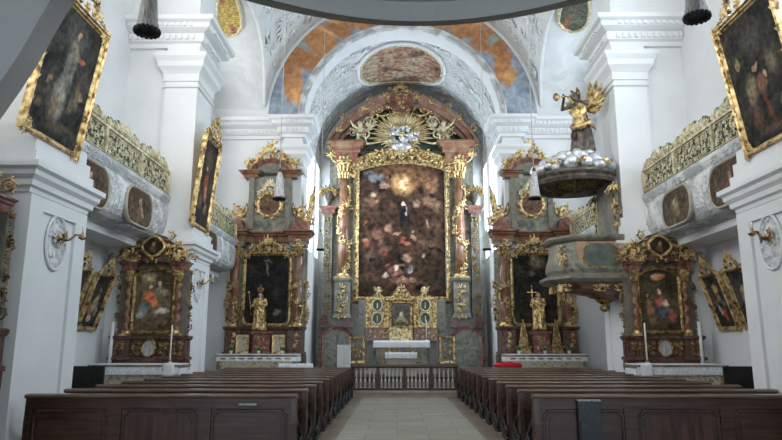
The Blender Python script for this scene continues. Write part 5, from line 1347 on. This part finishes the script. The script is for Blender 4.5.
# curved broken pediment
dark = [(x, z) for x, z in [(X_(340), Z_(146)), (X_(345), Z_(134)), (X_(358), Z_(120)), (X_(372), Z_(108)), (X_(388), Z_(99)), (X_(401.5), Z_(96)), (X_(415), Z_(99)), (X_(431), Z_(108)), (X_(445), Z_(120)), (X_(458), Z_(134)), (X_(463), Z_(146))]]
part('pediment_field', MB().prism(dark[::-1], y0 + .55, 0), 'green_paint')
for s_ in (-1, 1):
    q = [(s_ * X_(476, 140), Z_(144)), (s_ * X_(468, 130), Z_(131)), (s_ * X_(456, 120), Z_(119.5)), (s_ * X_(443, 112), Z_(110)), (s_ * X_(430, 105), Z_(103)), (s_ * X_(420, 100), Z_(98))]
    q = [(x + .05, z) if s_ > 0 else (x + .05, z) for x, z in q]
    if s_ < 0: q = q[::-1]
    part('arched_pediment', MB().mold(q, [(-.50, -.5), (-.50, .30), (-.34, .34), (-.30, .48), (-.10, .52), (-.06, .66), (.06, .70), (.08, -.5)], mp='xz', d=y0 + .4), 'pink_marble')
    g = MB(); border(g, [(a, b - .22) for a, b in q[::-1 if s_ > 0 else 1]][1:], .30, y0 + .02)
    for k in range(1, 5): g.stamp((T_L, T_S2)[k % 2], q[k][0] - s_ * .05, q[k][1] - .1, -s_ * .7 if k % 2 == 0 else .3, .42, s_ < 0, y0 - .2)
    part('pediment_foliage', g, 'gold')
    g = MB(); cx_ = s_ * 1.95
    g.stamp(T_S, s_ * 1.35, Z_(143), .3, .9, s_ < 0, y0 + .0); g.stamp(T_S, s_ * 2.3, Z_(141), 1.2, .6, s_ > 0, y0 + .0); g.stamp(T_S, s_ * 1.9, Z_(125), 2.2, .6, s_ < 0, y0 + .0); g.stamp(T_L, s_ * 1.6, Z_(128), .3, .5, s_ < 0, y0)
    part('pediment_scroll', g, 'gold_pale')
# sunburst
M['gold_ray'] = simple('bright_ray_gilding', [(.3, (.55, .40, .18)), (.7, (.85, .70, .42))], 5, rough=.4, metal=.4)
sx, sz = X_(401.5, 134), Z_(134.5)
g = MB(); rnd = random.Random(5)
for k in range(72):
    a = 2 * PI * k / 72; L = (1.55 if k % 2 else 1.25) * rnd.uniform(.88, 1.08) * (1.12 - .12 * abs(math.sin(a)) if math.sin(a) > -.3 else .75)
    g.tube([(sx + .3 * math.cos(a), y0 + .28, sz + .3 * math.sin(a)), (sx + L * .8 * math.cos(a), y0 + .18, sz + L * .8 * math.sin(a)), (sx + L * math.cos(a), y0 + .16, sz + L * math.sin(a))], [.06, .055, .012], 4, .5)
sb = part('sunburst', g, 'gold_ray')
g = MB()
for k in range(26):
    a = rnd.uniform(0, 2 * PI); r_ = rnd.uniform(.25, .62); g.ell((sx + r_ * 1.25 * math.cos(a), y0 + .12 + rnd.uniform(-.05, .05), sz + r_ * .75 * math.sin(a)), (rnd.uniform(.10, .2), .12, rnd.uniform(.09, .15)), 8, 6)
g.build('cloud_ring', M['silver'], sb)
g = MB()
for k in range(7):
    a = 2 * PI * k / 7 + .3; g.stamp(T_C, sx + .72 * math.cos(a), sz + .46 * math.sin(a), 0, .21, False, y0 + .02)
g.stamp(T_F, sx, sz, 0, .26, False, y0 + .0); g.build('cherub_heads', M['gold_pale'], sb)
g = MB().stamp(T_C, sx, Z_(145), 0, .26, False, y0 - .05).ell((sx, y0 + .05, Z_(146)), (.5, .15, .2), 12, 8); g.build('silver_cloud', M['silver'], sb)
# shield at the summit
tz = Z_(103)
g = MB().prism([(sx - .55, tz + .45), (sx - .62, tz), (sx - .4, tz - .45), (sx, tz - .66), (sx + .4, tz - .45), (sx + .62, tz), (sx + .55, tz + .45), (sx, tz + .58)][::-1], y0 + .0, y0 + .6); cr = part('summit_shield', g, 'red_marble')
g = MB(); border(g, [(sx - .6, tz - .3), (sx - .68, tz + .1), (sx - .58, tz + .5), (sx, tz + .64), (sx + .58, tz + .5), (sx + .68, tz + .1), (sx + .6, tz - .3), (sx, tz - .66)], .34, y0 - .06, True)
fill(g, sx - .3, sx + .3, tz - .3, tz + .35, .26, 2, y0 - .05, depth=.7)
crest(g, 1.0, Z_(83) - tz - .35, tz + .42, y0)
for m_ in (False, True):
    sg = -1 if m_ else 1; g.stamp(T_S, sx + sg * .6, tz - .5, -.1, .8, m_, y0 + .1); g.stamp(T_L, sx + sg * .75, tz + .2, -1.0, .5, m_, y0); g.stamp(T_S, sx + sg * 1.15, tz - .75, .1, .55, m_, y0 + .1)
g.build('shield_carving', M['gold'], cr)
# predella behind the tabernacle
part('predella', MB().box(-2.0, 2.0, y0 - .1, y0 + .4, Z_(340) + .0, Z_(300)).box(-2.3, 2.3, y0 - .1, y0 + .4, 0, Z_(340)), 'grey_stone')
for s_ in (-1, 1):
    x = s_ * 2.05
    f = MB().mold(rectp(.62, 1.1, x, Z_(362))[::1], [(-.05, 0), (-.05, .06), (.05, .08), (.06, 0)], closed=True, mp='xz', d=y0 - .1); fill(f, x - .24, x + .24, Z_(360), Z_(342), .24, 6, y0 - .13, depth=.7); part('gilded_side_panel', f, 'gold')
    f = MB(); fill(f, s_ * 1.2 - .55, s_ * 1.2 + .55, Z_(338), Z_(328), .26, 16, y0 - .13, depth=.8); part('flower_relief', f, 'gold_dark')
# floor of the choir
struct('floor_choir_step', MB().box(AX - 3.8, AX + 3.8, 24.9, 31.6, .18, .35).box(AX - 3.79, AX + 3.79, 24.55, 24.95, .17, .27), M['floor_dark'])
# angels and vases standing on the altar
G = 'angels on the high altar'
for s_, nm in ((-1, 'left'), (1, 'right')):
    putto('seated_angel', (AX + s_ * 2.05 + .03, YF - .05, zz(143, YF)), R(18) * -s_, 1.15, M['gold_pale'], 'pale carved angel sitting on the %s arm of the high altar pediment' % nm, G, None, 0 if s_ < 0 else 1)
    v = empty('altar_vase', (AX + s_ * 3.52, YF + .55, zz(212, YF) + .34), 0, 'dark bronze vase with foliage on the %s outer pilaster of the high altar' % nm, 'vase', 'vases on the high altar')
    MB().lathe([(.16, 0), (.18, .06), (.08, .14), (.10, .22), (.24, .45), (.26, .6), (.16, .72), (.20, .78)], 18).build('vase_body', M['bronze'], v)
    g = MB(); 
    for k in range(9): a = PI * k / 8; g.stamp(T_L, .14 * math.cos(a), .75, a - PI / 2, .40, False, 0)
    g.build('foliage', M['gold_dark'], v)

# ---------------------------------------------------------------- tabernacle, altar table, candles
TY = 29.0
ht = empty('high_altar_table', (AX + .0, TY, .35), 0, 'stone altar table of the high altar below the tabernacle', 'altar table')
zt_ = zz(341, TY - .6) ; w_ = xx(429, 342, TY - .6) - xx(374, 342, TY - .6)
xm_ = (xx(429, 342, TY - .6) + xx(374, 342, TY - .6)) / 2 - AX
MB().box(xm_ - w_ / 2 + .1, xm_ + w_ / 2 - .1, -.55, .45, .30, zt_ - .47).box(xm_ - w_ / 2, xm_ + w_ / 2, -.6, .5, zt_ - .47, zt_ - .36).build('table_block', M['green_grey'], ht)
MB().box(xm_ - 1.5, xm_ + 1.5, -1.0, .7, .0, .15).box(xm_ - 1.35, xm_ + 1.35, -.8, .7, .15, .30).build('steps', M['step'], ht)
for s_ in (-1, 1): MB().mold(rectp(.7, .55, xm_ + s_ * .5, .45), [(-.03, 0), (-.03, .04), (.03, .04), (.03, 0)], closed=True, mp='xz', d=-.55).build('front_panel', M['gold_dark'], ht)
altar_cloth('altar_cloth', (AX + xm_, TY - .6, zt_ + .012), w_ + .06, 1.05, 0, .30, M['linen'], 'long white cloth over the high altar table')
tb = empty('tabernacle', (AX + xm_, TY + .2, zt_), 0, 'gilded tabernacle tower with two side wings on the high altar', 'tabernacle')
TX = lambda px: xx(px, 310, TY) - AX - xm_
TZ = lambda py: zz(py, TY) - zt_
m = MB().box(TX(389), TX(412.5), -.25, .25, 0, TZ(327)); m.mold([(TX(389), .25), (TX(389), -.25), (TX(412.5), -.25), (TX(412.5), .25)], [(0, TZ(328)), (.05, TZ(328)), (.07, TZ(326)), (0, TZ(326))]); m.build('tower_base', M['gold'], tb)
g = MB(); fill(g, TX(391), TX(411), .1, TZ(329), .24, 3, -.28, depth=.7); g.build('base_relief', M['gold_pale'], tb)
for q in (390.5, 411): MB().lathe([(.07, 0), (.05, .1), (.06, .5), (.05, TZ(303) - TZ(326)), (.09, TZ(301) - TZ(326))], 10, (TX(q), -.22, TZ(326))).build('small_column', M['gold'], tb)
MB().prism(archp(TX(410) - TX(392), TZ(308) - TZ(326), .14, 0, TZ(326)), .0, .25).build('niche', M['bronze'], tb)
g = MB(); crest(g, .28, .35, TZ(322), -.15); g.ell((0, -.1, TZ(316)), (.12, .1, .2), 8, 8); g.build('niche_group', M['gold_pale'], tb)
m = MB(); cornice(m, TX(388.5), TX(413), .25, -.26, TZ(303), .16, .6); m.box(TX(388.5), TX(413), -.26, .25, TZ(303), TZ(300)); m.frus((TX(391), TX(410.5), -.2, .2), (TX(397), TX(404.5), -.12, .12), TZ(300), TZ(291)); m.build('tower_top', M['gold'], tb)
g = MB(); crest(g, .46, TZ(284) - TZ(300), TZ(300), -.22); fill(g, -.3, .3, TZ(300), TZ(294), .2, 5, -.24); g.build('tower_crown', M['gold'], tb)
for s_ in (-1, 1):
    xa, xb = sorted((s_ * .56, s_ * 1.60)); xc = (xa + xb) / 2; zb, ztp = TZ(326), TZ(299)
    m = MB().box(xa, xb, -.08, .2, zb, ztp); wg = m.build('side_wing', M['gold'], tb)
    MB().box(xa - (.05 if s_ < 0 else 0), xb + (.05 if s_ > 0 else 0), -.14, .22, ztp, ztp + .07).build('wing_cornice', M['gold'], wg); MB().box(xa, xb, -.14, .2, zb - .06, zb + .02).build('wing_ledge', M['gold'], wg)
    g = MB(); fill(g, xa + .05, xb - .05, zb + .05, ztp - .03, .2, 9, -.10, lambda x, z: all(((x - xc) / .27) ** 2 + ((z - zq) / .30) ** 2 > 1 for zq in (zb + .32, zb + .92)), depth=.7, dens=1.2)
    crest(g, .5, .3, ztp + .03, -.05, xc); g.build('wing_carving', M['gold'], wg)
    for zq in (zb + .34, zb + .93):
        o_ = MB().prism(ellp(.22, .26, 18, xc, zq), -.12, -.06).build('oval_relic_window', M['green_paint'], wg)
        MB().mold(ellp(.22, .26, 18, xc, zq), [(-.02, .06), (-.02, .15), (.03, .17), (.06, .08)], closed=True, mp='xz', smooth=True).box(xc - .02, xc + .02, -.14, -.11, zq - .14, zq + .12).build('oval_rim', M['gold_pale'], o_)
    # stand below the wings
    m = MB().box(xa, xb, -.05, .25, .02, zb - .06); m.build('wing_base', M['red_marble'], tb)
    g = MB(); fill(g, xa + .1, xb - .1, .1, zb - .12, .24, 12, -.08, depth=.7); g.build('wing_base_relief', M['gold'], tb)
    putto('small_angel', (AX + xm_ + s_ * 1.05, TY + .25, zt_ + TZ(299) + .09), R(20) * -s_, .50, M['gold_pale'], 'small pale angel with spread wings on the %s tabernacle wing' % ('left' if s_ < 0 else 'right'), 'small angels on the tabernacle', None, 0 if s_ < 0 else 1)
# free-standing altar
FY = 25.9
fz = zz(353, FY); fx0, fx1 = xx(385.5, 353, FY), xx(416.5, 353, FY)
fa = empty('free_standing_altar', ((fx0 + fx1) / 2, FY, .35), 0, 'small stone altar table standing free in front of the high altar', 'altar table')
hw = (fx1 - fx0) / 2
MB().box(-hw + .03, hw - .03, 0, .6, 0, fz - .43).build('table_block', M['step'], fa); MB().box(-hw, hw, -.03, .63, fz - .43, fz - .355).build('table_top', M['step'], fa)
altar_cloth('altar_cloth', ((fx0 + fx1) / 2, FY - .035, fz + .007), 2 * hw + .03, .67, 0, .22, M['linen'], 'white cloth over the small free-standing altar')
for px, nm in ((389.5, 'left'), (412.5, 'right')): candle((xx(px, 352, 26.2), 26.2, fz + .012), .16, .02, 'small gilt candlestick on the %s of the free-standing altar' % nm, 'gold', .16, 'candlesticks on the free-standing altar')
candle((xx(426.5, 340, 28.8), 28.8, zt_ + .016), .75, .022, 'tall thin candle at the right end of the high altar table', 'gold', .15)
# white board and communion stands
YB = 26.6
c = empty('white_cabinet', (xx(343.5, 364, YB), YB, .35), 0, 'small white painted two door cabinet left of the altar steps', 'cabinet')
hw = (xx(350, 360, YB) - xx(337, 360, YB)) / 2; zc_ = zz(345.5, YB) - .35
MB().box(-hw, hw, 0, .35, 0, zc_).box(-hw - .02, hw + .02, -.02, .37, zc_, zc_ + .03).build('body', M['white_paint'], c)
for s_ in (-1, 1): d_ = MB().box(min(0, s_ * hw) + .015, max(0, s_ * hw) - .015, -.02, 0, .05, zc_ - .03).build('door', M['white_paint'], c); MB().ell((s_ * .04, -.03, zc_ * .55), .012, 6, 4).build('knob', M['gold_dark'], d_)

# ---------------------------------------------------------------- frescoes
def fp(L, Y):
    return [(xx(px, py, Y), zz(py, Y, px), rx * Y / 640 * 1.1, rz * Y / 640 * 1.1, a, s, c) for px, py, rx, rz, a, s, c in L]
ORG, ORD_, BLU, GRYF = (.50, .25, .12), (.42, .21, .10), (.27, .33, .42), (.34, .36, .32)
YA = YE - .02
fr_ = painting('arch_fresco', [(.25, .31, .38), (.32, .37, .44), (.38, .42, .48)], fp([
    (293, 82, 11, 24, -4, .35, ORG), (297, 96, 8, 12, 10, .4, (.62, .34, .15)), (288, 66, 8, 14, 0, .5, ORD_), (305, 58, 24, 13, -28, .35, ORD_), (318, 40, 32, 17, -38, .35, ORG), (350, 18, 34, 13, -14, .35, ORG), (338, 30, 20, 9, -25, .5, ORD_), (325, 30, 20, 3, -30, .6, (.70, .42, .20)),
    (303, 44, 14, 6, -40, .5, GRYF), (345, 14, 10, 5, 10, .5, GRYF), (330, 20, 14, 4, -20, .6, (.68, .38, .17)), (375, 22, 14, 6, 0, .4, ORD_), (352, 25, 3, 9, 30, .5, ORD_),
    (503, 66, 11, 24, 4, .35, ORG), (510, 76, 7, 12, -10, .4, (.62, .34, .15)), (498, 48, 12, 14, 0, .5, ORD_), (487, 40, 22, 15, 30, .35, ORD_), (470, 25, 26, 14, 28, .35, ORG), (440, 24, 22, 8, 8, .35, ORG), (495, 38, 12, 6, 30, .5, GRYF), (452, 20, 9, 5, 0, .5, GRYF), (478, 24, 14, 3, 35, .6, (.70, .42, .20)), (465, 34, 14, 7, 20, .5, ORD_)], YA), wob=.12, nscale=1.8, gscale=.9, mottle=.35, rough=.8, spec=.1)
m = MB(); n_ = 64
vs = []; fs = []
for i in range(n_ + 1):
    a = PI * i / n_
    for r_ in (4.18, 5.45):
        for y in (YE - .035, YE - .002): vs.append((AX + r_ * math.cos(a), y, ZE1 + .015 + r_ * math.sin(a)))
for i in range(n_):
    a, b = 4 * i, 4 * (i + 1); fs += [(a, b, b + 2, a + 2), (a + 1, a + 3, b + 3, b + 1), (a, a + 1, b + 1, b), (a + 2, b + 2, b + 3, a + 3)]
tag(m.add(vs, fs).build('arch_fresco', fr_), 'painted blue and orange drapery fresco around the chancel arch', 'fresco')
# fresco on the chancel vault
def vc(x, y, o=0): return (AX + x, y, 10.4 + math.sqrt((4.15 - o) ** 2 - x * x))
fo = painting('vault_fresco', [(.09, .07, .055), (.20, .13, .10), (.33, .20, .14), (.30, .27, .22), (.42, .33, .20)], [], gscale=1.1, mottle=.85, rough=.8, spec=.1)
root = empty('vault_fresco', (0, 0, 0), 0, 'oval stucco framed fresco on the chancel vault above the high altar', 'fresco')
ex, ey, yc = 1.85, 1.95, 28.1
def se(a, k=1):
    c_, s_ = math.cos(a), math.sin(a); p = .8
    return (k * ex * abs(c_) ** p * (1 if c_ > 0 else -1), yc + k * ey * abs(s_) ** p * (1 if s_ > 0 else -1))
vs = [vc(0, yc, .05)]; fs = []
for j in range(1, 9):
    for i in range(48): x, y = se(2 * PI * i / 48, j / 8); vs.append(vc(x, y, .05))
for i in range(48): fs.append((0, 1 + i, 1 + (i + 1) % 48))
for j in range(7):
    for i in range(48): a = 1 + j * 48; k = (i + 1) % 48; fs.append((a + i, a + 48 + i, a + 48 + k, a + k))
MB().add(vs, fs, True).build('painted_field', fo, root)
MB().tube([vc(*se(2 * PI * i / 64, 1.02), .08) for i in range(65)], .07, 6).build('inner_frame', M['gold_pale'], root)
MB().tube([vc(*se(2 * PI * i / 64, 1.09), .06) for i in range(65)], .09, 6).build('outer_frame', M['plaster'], root)

# painted cartouches on the lunettes of the nave vault
def march(px, py):
    d = _ray(px, py); p = Vector((0, 0, 1.55)); t = 8.0
    while t < 60:
        q = p + d * t
        if q.z > vault_z(q.x, q.y) or abs(q.x - AX) > 7.6: break
        t += .03
    return p + d * (t - .10)
for pts, ground, pat, nm in (
    ([(226, -22), (219, -8), (217, 8), (217, 22), (221, 31), (229, 36), (237, 34), (242, 26), (241, 14), (237, 0), (232, -14)], [(.42, .32, .10), (.55, .44, .16)], (.36, .12, .13), 'yellow ground painted cartouche on the left nave vault'),
    ([(580, -18), (588, -4), (590, 10), (588, 22), (583, 29), (573, 32), (564, 29), (558, 22), (559, 12), (564, 0), (571, -12)], [(.07, .09, .07), (.14, .15, .11)], (.42, .13, .07), 'dark ground painted cartouche on the right nave vault')):
    P3 = [march(*p) for p in pts]; ctr = march(sum(p[0] for p in pts) / len(pts), sum(p[1] for p in pts) / len(pts)); n_ = len(pts)
    cm_ = painting('cartouche_paint', ground, [(ctr.x - .05, ctr.z - .25, .22, .28, 20, .6, pat), (ctr.x + .05, ctr.z + .25, .20, .2, 0, .6, (.40, .28, .22)), (ctr.x + .12, ctr.z - .5, .14, .14, 0, .6, pat)], wob=.08, nscale=2.5, rough=.8)
    root = empty('painted_cartouche', tuple(ctr), 0, nm, 'fresco', 'painted cartouches on the nave vault')
    loc = [tuple(p - ctr) for p in P3]
    cmo = MB().add([(0, 0, 0)] + loc + [tuple(Vector(p) * 1 + Vector((0, 0, .04))) for p in loc], [(0, 1 + i, 1 + (i + 1) % n_) for i in range(n_)] + [(1 + i, 1 + n_ + i, 1 + n_ + (i + 1) % n_, 1 + (i + 1) % n_) for i in range(n_)], False)
    # paint is laid out in world metres, so shift the mesh and not the object
    cmo.v = [(x + ctr.x, y + ctr.y, z + ctr.z) for x, y, z in cmo.v]
    o = cmo.build('painted_field', cm_, root); o.location = -ctr
    MB().tube(loc + [loc[0]], .07, 6).build('gilt_rim', M['gold_pale'], root)

# ---------------------------------------------------------------- pulpit
def poly(k, dz=0):
    P = [(0, -1.0), (-1.36, -1.0), (-1.80, -.38), (-1.80, .38), (-1.22, 1.0), (0, 1.0)]
    return [(x * k, y * k) for x, y in P]
pu = empty('pulpit', (XR, 17.12, 0), 0, 'bulging grey and salmon marble pulpit on the second right pier', 'pulpit')
def loft(prof, mat, name, parent, off=0, smooth=False):
    m = MB(); vs = []; fs = []
    for k, z in prof: vs += [(x, y, z) for x, y in poly(k)]
    for j in range(len(prof) - 1):
        for i in range(5): a = j * 6 + i; fs.append((a, a + 6, a + 7, a + 1))
    fs += [tuple(range(6)), tuple((len(prof) - 1) * 6 + 5 - i for i in range(6))]
    return m.add(vs, fs, smooth).build(name, M[mat], parent)
loft([(.92, 3.33), (.97, 3.45), (.96, 3.62), (.92, 3.85), (.90, 4.18)], 'green_grey', 'parapet', pu)
loft([(.92, 4.16), (.97, 4.2), (1.0, 4.26), (.99, 4.32), (.93, 4.34)], 'grey_stone', 'upper_rim', pu)
loft([(.86, 3.05), (1.0, 3.12), (1.06, 3.20), (1.05, 3.28), (.97, 3.34)], 'grey_stone', 'lower_rim', pu)
loft([(.20, 2.72), (.34, 2.76), (.40, 2.82), (.58, 2.88), (.80, 2.96), (.88, 3.06)], 'pink_marble', 'underside', pu)
MB().lathe([(.02, 2.12), (.10, 2.16), (.14, 2.24), (.08, 2.32), (.2, 2.4), (.24, 2.46)], 14, (-.3, 0, .28)).build('pendant', M['gold_dark'], pu)
M['grey_green_dark'] = simple('dark_grey_green_marble', [(.3, (.07, .09, .075)), (.7, (.15, .17, .145))], 4, detail=6, rough=.3)
salmon = simple('salmon_marble', [(.3, (.22, .12, .07)), (.6, (.40, .25, .16)), (.8, (.30, .17, .10))], 3, detail=6, rough=.3, distort=1)
fpn = MB().box(-1.22, -.04, -.955, -.88, 3.42, 4.14); pn = fpn.build('front_panel', salmon, pu)
oc = [(-.36, 3.50), (-.22, 3.62), (-.22, 3.96), (-.36, 4.08), (-.90, 4.08), (-1.06, 3.96), (-1.06, 3.62), (-.90, 3.50)]
MB().prism(oc[::-1], -.975, -.95).build('green_inlay', M['grey_green_dark'], pn); MB().mold(oc, [(-.01, 0), (-.01, .03), (.02, .03), (.02, 0)], closed=True, mp='xz', d=-.955).build('inlay_border', M['gold_dark'], pn)
for (x, y, a, kk) in ((-1.52, -.76, R(-52), .30), (-.03, -.97, 0, .20)):
    g = MB().at(x, y, 3.8, 0, 0, a); g.stamp(T_C, 0, .22, 0, .13, False, -.05); g.stamp(T_L, 0, .1, PI, .3, False, -.03); g.stamp(T_F, 0, -.1, 0, .08, False, -.04); g.stamp(T_L3, 0, -.1, PI, .24, False, -.03); g.build('hanging_carving', M['gold'], pu)
for (x, y, a) in ((-1.5, -.62, R(-45)), (-.62, -.86, 0), (-1.62, 0.0, R(-90)), (-.1, -.85, 0)):
    g = MB().at(x, y, 2.92, 0, 0, a); g.stamp(T_S, -.2, .02, 0, .36, False, 0); g.stamp(T_S, .2, .02, 0, .36, True, 0); g.stamp(T_SH, 0, -.04, 0, .16, False, -.08); g.build('corbel_scroll', M['gold'], pu)
# back board and sounding board
MB().box(-.10, -.01, -.75, .75, 4.3, 5.85).build('back_board', M['green_grey'], pu)
for y in (-.80, .80):
    g = MB().at(-.12, y, 0, 0, 0, R(-90) if 0 else 0); 
    for k in range(7): g.stamp((T_L, T_S2, T_F)[k % 3], -.02, 5.70 - .17 * k, PI, (.30, .24, .09)[k % 3] * (1 - .07 * k), k % 2 == 0, 0)
    g.tube([(-.02, 0, 5.8), (-.02, 0, 4.5)], .02, 5); g.at(); g.build('board_carving', M['gold'], pu)
sbd = empty('sounding_board', (XR, 17.15, 5.78), 0, 'dark round sounding board above the pulpit with silver clouds', 'canopy')
def poly2(k): return [(max(-2.30, -1.12 + 1.2 * k * math.cos(a)) if 0 else min(-.0, -.92 + 1.14 * k * math.cos(a)), 1.18 * k * math.sin(a)) for a in [2 * PI * i / 32 for i in range(32)]]
def loft2(prof, mat, name, parent):
    m = MB(); vs = []; fs = []
    for k, z in prof: vs += [(x, y, z) for x, y in poly2(k)]
    for j in range(len(prof) - 1):
        for i in range(32): a = j * 32; q = (i + 1) % 32; fs.append((a + i, a + q, a + 32 + q, a + 32 + i))
    fs += [tuple(reversed(range(32))), tuple((len(prof) - 1) * 32 + i for i in range(32))]
    return m.add(vs, fs, False).build(name, M[mat], parent)
loft2([(.86, .10), (.88, .0), (1.0, -.02), (1.03, .06), (1.0, .12), (1.05, .2), (1.02, .28), (.9, .30)], 'bronze', 'canopy', sbd)
g = MB()
for k in range(24):
    a = 2 * PI * k / 24; g.box(0, 0, 0, 0, 0, 0) if 0 else g.tube([(-.92 + .12 * math.cos(a), .12 * math.sin(a), .085), (-.92 + (.75 if k % 2 else .5) * math.cos(a), (.75 if k % 2 else .5) * math.sin(a), .085)], [.07, .02], 4)
g.lathe([(.80, -.0), (.86, -.02), (.80, -.03), (.78, -.01)], 32, (-.92, 0, .09), cap=False)
g.build('underside_star', M['gold_dark'], sbd)
g = MB(); rnd = random.Random(8)
for k in range(95):
    a = 2 * PI * k / 48 + rnd.uniform(-.1, .1); ring = k % 3; rr = (.98, .78, .5)[ring]
    x = min(-.14, -.92 + 1.06 * rr * math.cos(a)); g.ell((x, 1.08 * rr * math.sin(a), .36 + (.06, .22, .42)[ring] + rnd.uniform(-.05, .08)), (rnd.uniform(.12, .2), rnd.uniform(.12, .2), rnd.uniform(.10, .17)), 8, 6)
g.ell((-.92, 0, .5), (.8, .85, .45), 16, 8); g.build('silver_clouds', M['silver'], sbd)
for (x, y, a) in ((-.95, -1.14, 0), (-1.7, -.85, -30), (-.35, -1.0, 0), (-1.98, -.2, -80)):
    g = MB().at(x, y, .50, 0, 0, R(a)); g.stamp(T_C, 0, 0, 0, .19); g.build('cherub_head', M['gold'], sbd)
# trumpeting angel
an = empty('trumpeting_angel', (xx(582, 150, 17.0), 17.0, 6.70), R(-50), 'gilded angel blowing a long trumpet on top of the sounding board', 'statue')
k = 1.0; V = lambda x, y, z: (x, y, z)
P = head(V(.0, -.16, 1.50), 1.05)
P += [('e', V(0, -.04, 1.20), (.18, .13, .22)), ('e', V(0, .0, .92), (.16, .12, .18)), ('t', [V(0, -.05, 1.32), V(-.19, -.08, 1.34)], [.08, .07]), ('t', [V(0, -.05, 1.32), V(.19, -.03, 1.34)], [.08, .07]),
      ('t', [V(-.20, -.08, 1.34), V(-.32, -.30, 1.22), V(-.10, -.52, 1.40)], [.065, .055, .035]), ('t', [V(.20, -.03, 1.34), V(.36, -.18, 1.22), V(.12, -.42, 1.36)], [.065, .055, .035]),
      ('t', [V(-.08, 0, .85), V(-.12, -.16, .48), V(-.10, .06, .08)], [.11, .08, .05]), ('t', [V(.08, 0, .85), V(.10, .02, .45), V(.12, .12, .06)], [.11, .08, .05]), ('e', V(-.10, -.02, .04), (.045, .12, .04)), ('e', V(.12, .06, .04), (.045, .12, .04))]
P += hand(V(-.10, -.52, 1.40), (.2, -.3, .4), (-1, 0, 0), 1) + hand(V(.12, -.42, 1.36), (-.4, -.4, .5), (1, 0, 0), 1)
figure('body', P, M['bronze'], an, .018, 3)
g = MB(); robe(g, .98, .30, .17, 8, (0, .03, .03), .2, .8); g.build('robe', M['bronze'], an)
g = MB().lathe([(.24, .72), (.22, .82), (.175, .95), (.20, 1.12), (.21, 1.26), (.17, 1.36)], 28, (0, -.02, 0), .05, 8, 2, .74)
g.tube([(-.22, .0, .82), (-.1, -.2, .72), (.12, -.22, .66), (.28, -.02, .78), (.34, .16, .62)], [.05, .08, .09, .07, .02], 8); g.tube([(.2, .1, .9), (.0, .24, .8), (-.22, .16, .7)], [.05, .08, .04], 7); g.build('golden_tunic', M['gold'], an)
g = MB()
for s_ in (-1, 1):
    for q in range(8):
        a = R(84 - 15 * q) if s_ > 0 else R(78 - 13 * q); L = (.78, .80, .76, .68, .58, .46, .36, .28)[q]
        ca, sa = math.cos(a), math.sin(a)
        g.tube([(s_ * .07, .12, 1.22), (s_ * (.10 + L * .3 * ca), .24, 1.22 + L * .4 * sa), (s_ * (.10 + L * .75 * ca), .30, 1.22 + L * .8 * sa), (s_ * (.08 + L * ca), .28, 1.22 + L * sa)], [.03, .07, .065, .015], 6, .35)
g.build('wing', M['gold'], an)
g = MB().ell((0, -.13, 1.55), (.088, .095, .095), 10, 7)
for q in range(7): a = PI * q / 6; g.ell((.08 * math.cos(a), -.13 + .08 * math.sin(a), 1.50), (.04, .04, .06), 6, 5)
g.build('hair', M['bronze'], an)
MB().tube([(0, -.27, 1.45), (0, -.55, 1.43), (0, -.85, 1.34)], [.014, .018, .022], 8).tube([(0, -.85, 1.34), (0, -.92, 1.315), (0, -.98, 1.295)], [.022, .045, .10], 12).build('trumpet', M['gold'], an)

an.scale = (1.08, 1.08, 1.08)

# ---------------------------------------------------------------- hanging lamps in cloth covers
G = 'hanging lamps in grey covers along the nave'
l0 = None
def lamp(x, y, label):
    global l0
    if l0 is None:
        r_ = empty('hanging_lamp', (x, y, 5.02), 0, label, 'lamp', G)
        MB().lathe([(.125, 0), (.125, .03), (.108, .10), (.09, .3), (.075, .48), (.05, .58), (.03, .62)], 40, (0, 0, 0), .05, 14, 0).build('pleated_cover', M['tin'], r_)
        g = MB()
        for k in range(16): a = 2 * PI * k / 16; g.ell((.125 * math.cos(a), .125 * math.sin(a), -.015), (.03, .03, .035), 6, 5)
        g.lathe([(.10, -.01), (.12, .02)], 20); g.build('fringe', M['iron'], r_)
        MB().lathe([(.02, .6), (.03, .64), (.018, .7), (.008, .72)], 10).build('hook', M['iron'], r_)
        MB().tube([(0, 0, .7), (0, 0, 10.62)], .010, 5).build('cord', M['rope'], r_); l0 = r_
        return r_
    r_ = copy_tree(l0); r_.location = (x, y, 4.86 if y > 10 else 5.16); tag(r_, label)
    return r_
for s_, nm in ((-1, 'left'), (1, 'right')):
    lamp(-2.80 if s_ < 0 else 3.36, 6.62, 'grey covered hanging lamp at the top edge of the picture, near %s' % nm)
    lamp(AX + s_ * 2.93, 14.3, 'grey covered lamp hanging on a cord before the %s side altar attic' % nm)
    lamp(AX + s_ * 2.93, 22.3, 'grey covered lamp hanging on a cord beside the %s chancel jamb' % nm)
# dark timber screens at the aisle walls behind the pews
for s_, nm in ((-1, 'left'), (1, 'right')):
    c = empty('choir_stall', (side(s_, 6.9), 12.2, 0), 0, 'low dark wooden bench against the %s aisle wall behind the near pier' % nm, 'bench')
    MB().box(-.4, .4, -1.4, 1.4, .42, .47).build('seat', M['wood'], c); MB().box(*sorted((s_ * .55, s_ * .62)), -1.4, 1.4, 0, .98).build('backrest', M['wood_dark'], c)
    for y in (-1.4, 1.36): MB().box(-.42, .6, y, y + .05, 0, 1.12).build('bench_end', M['wood_dark'], c)
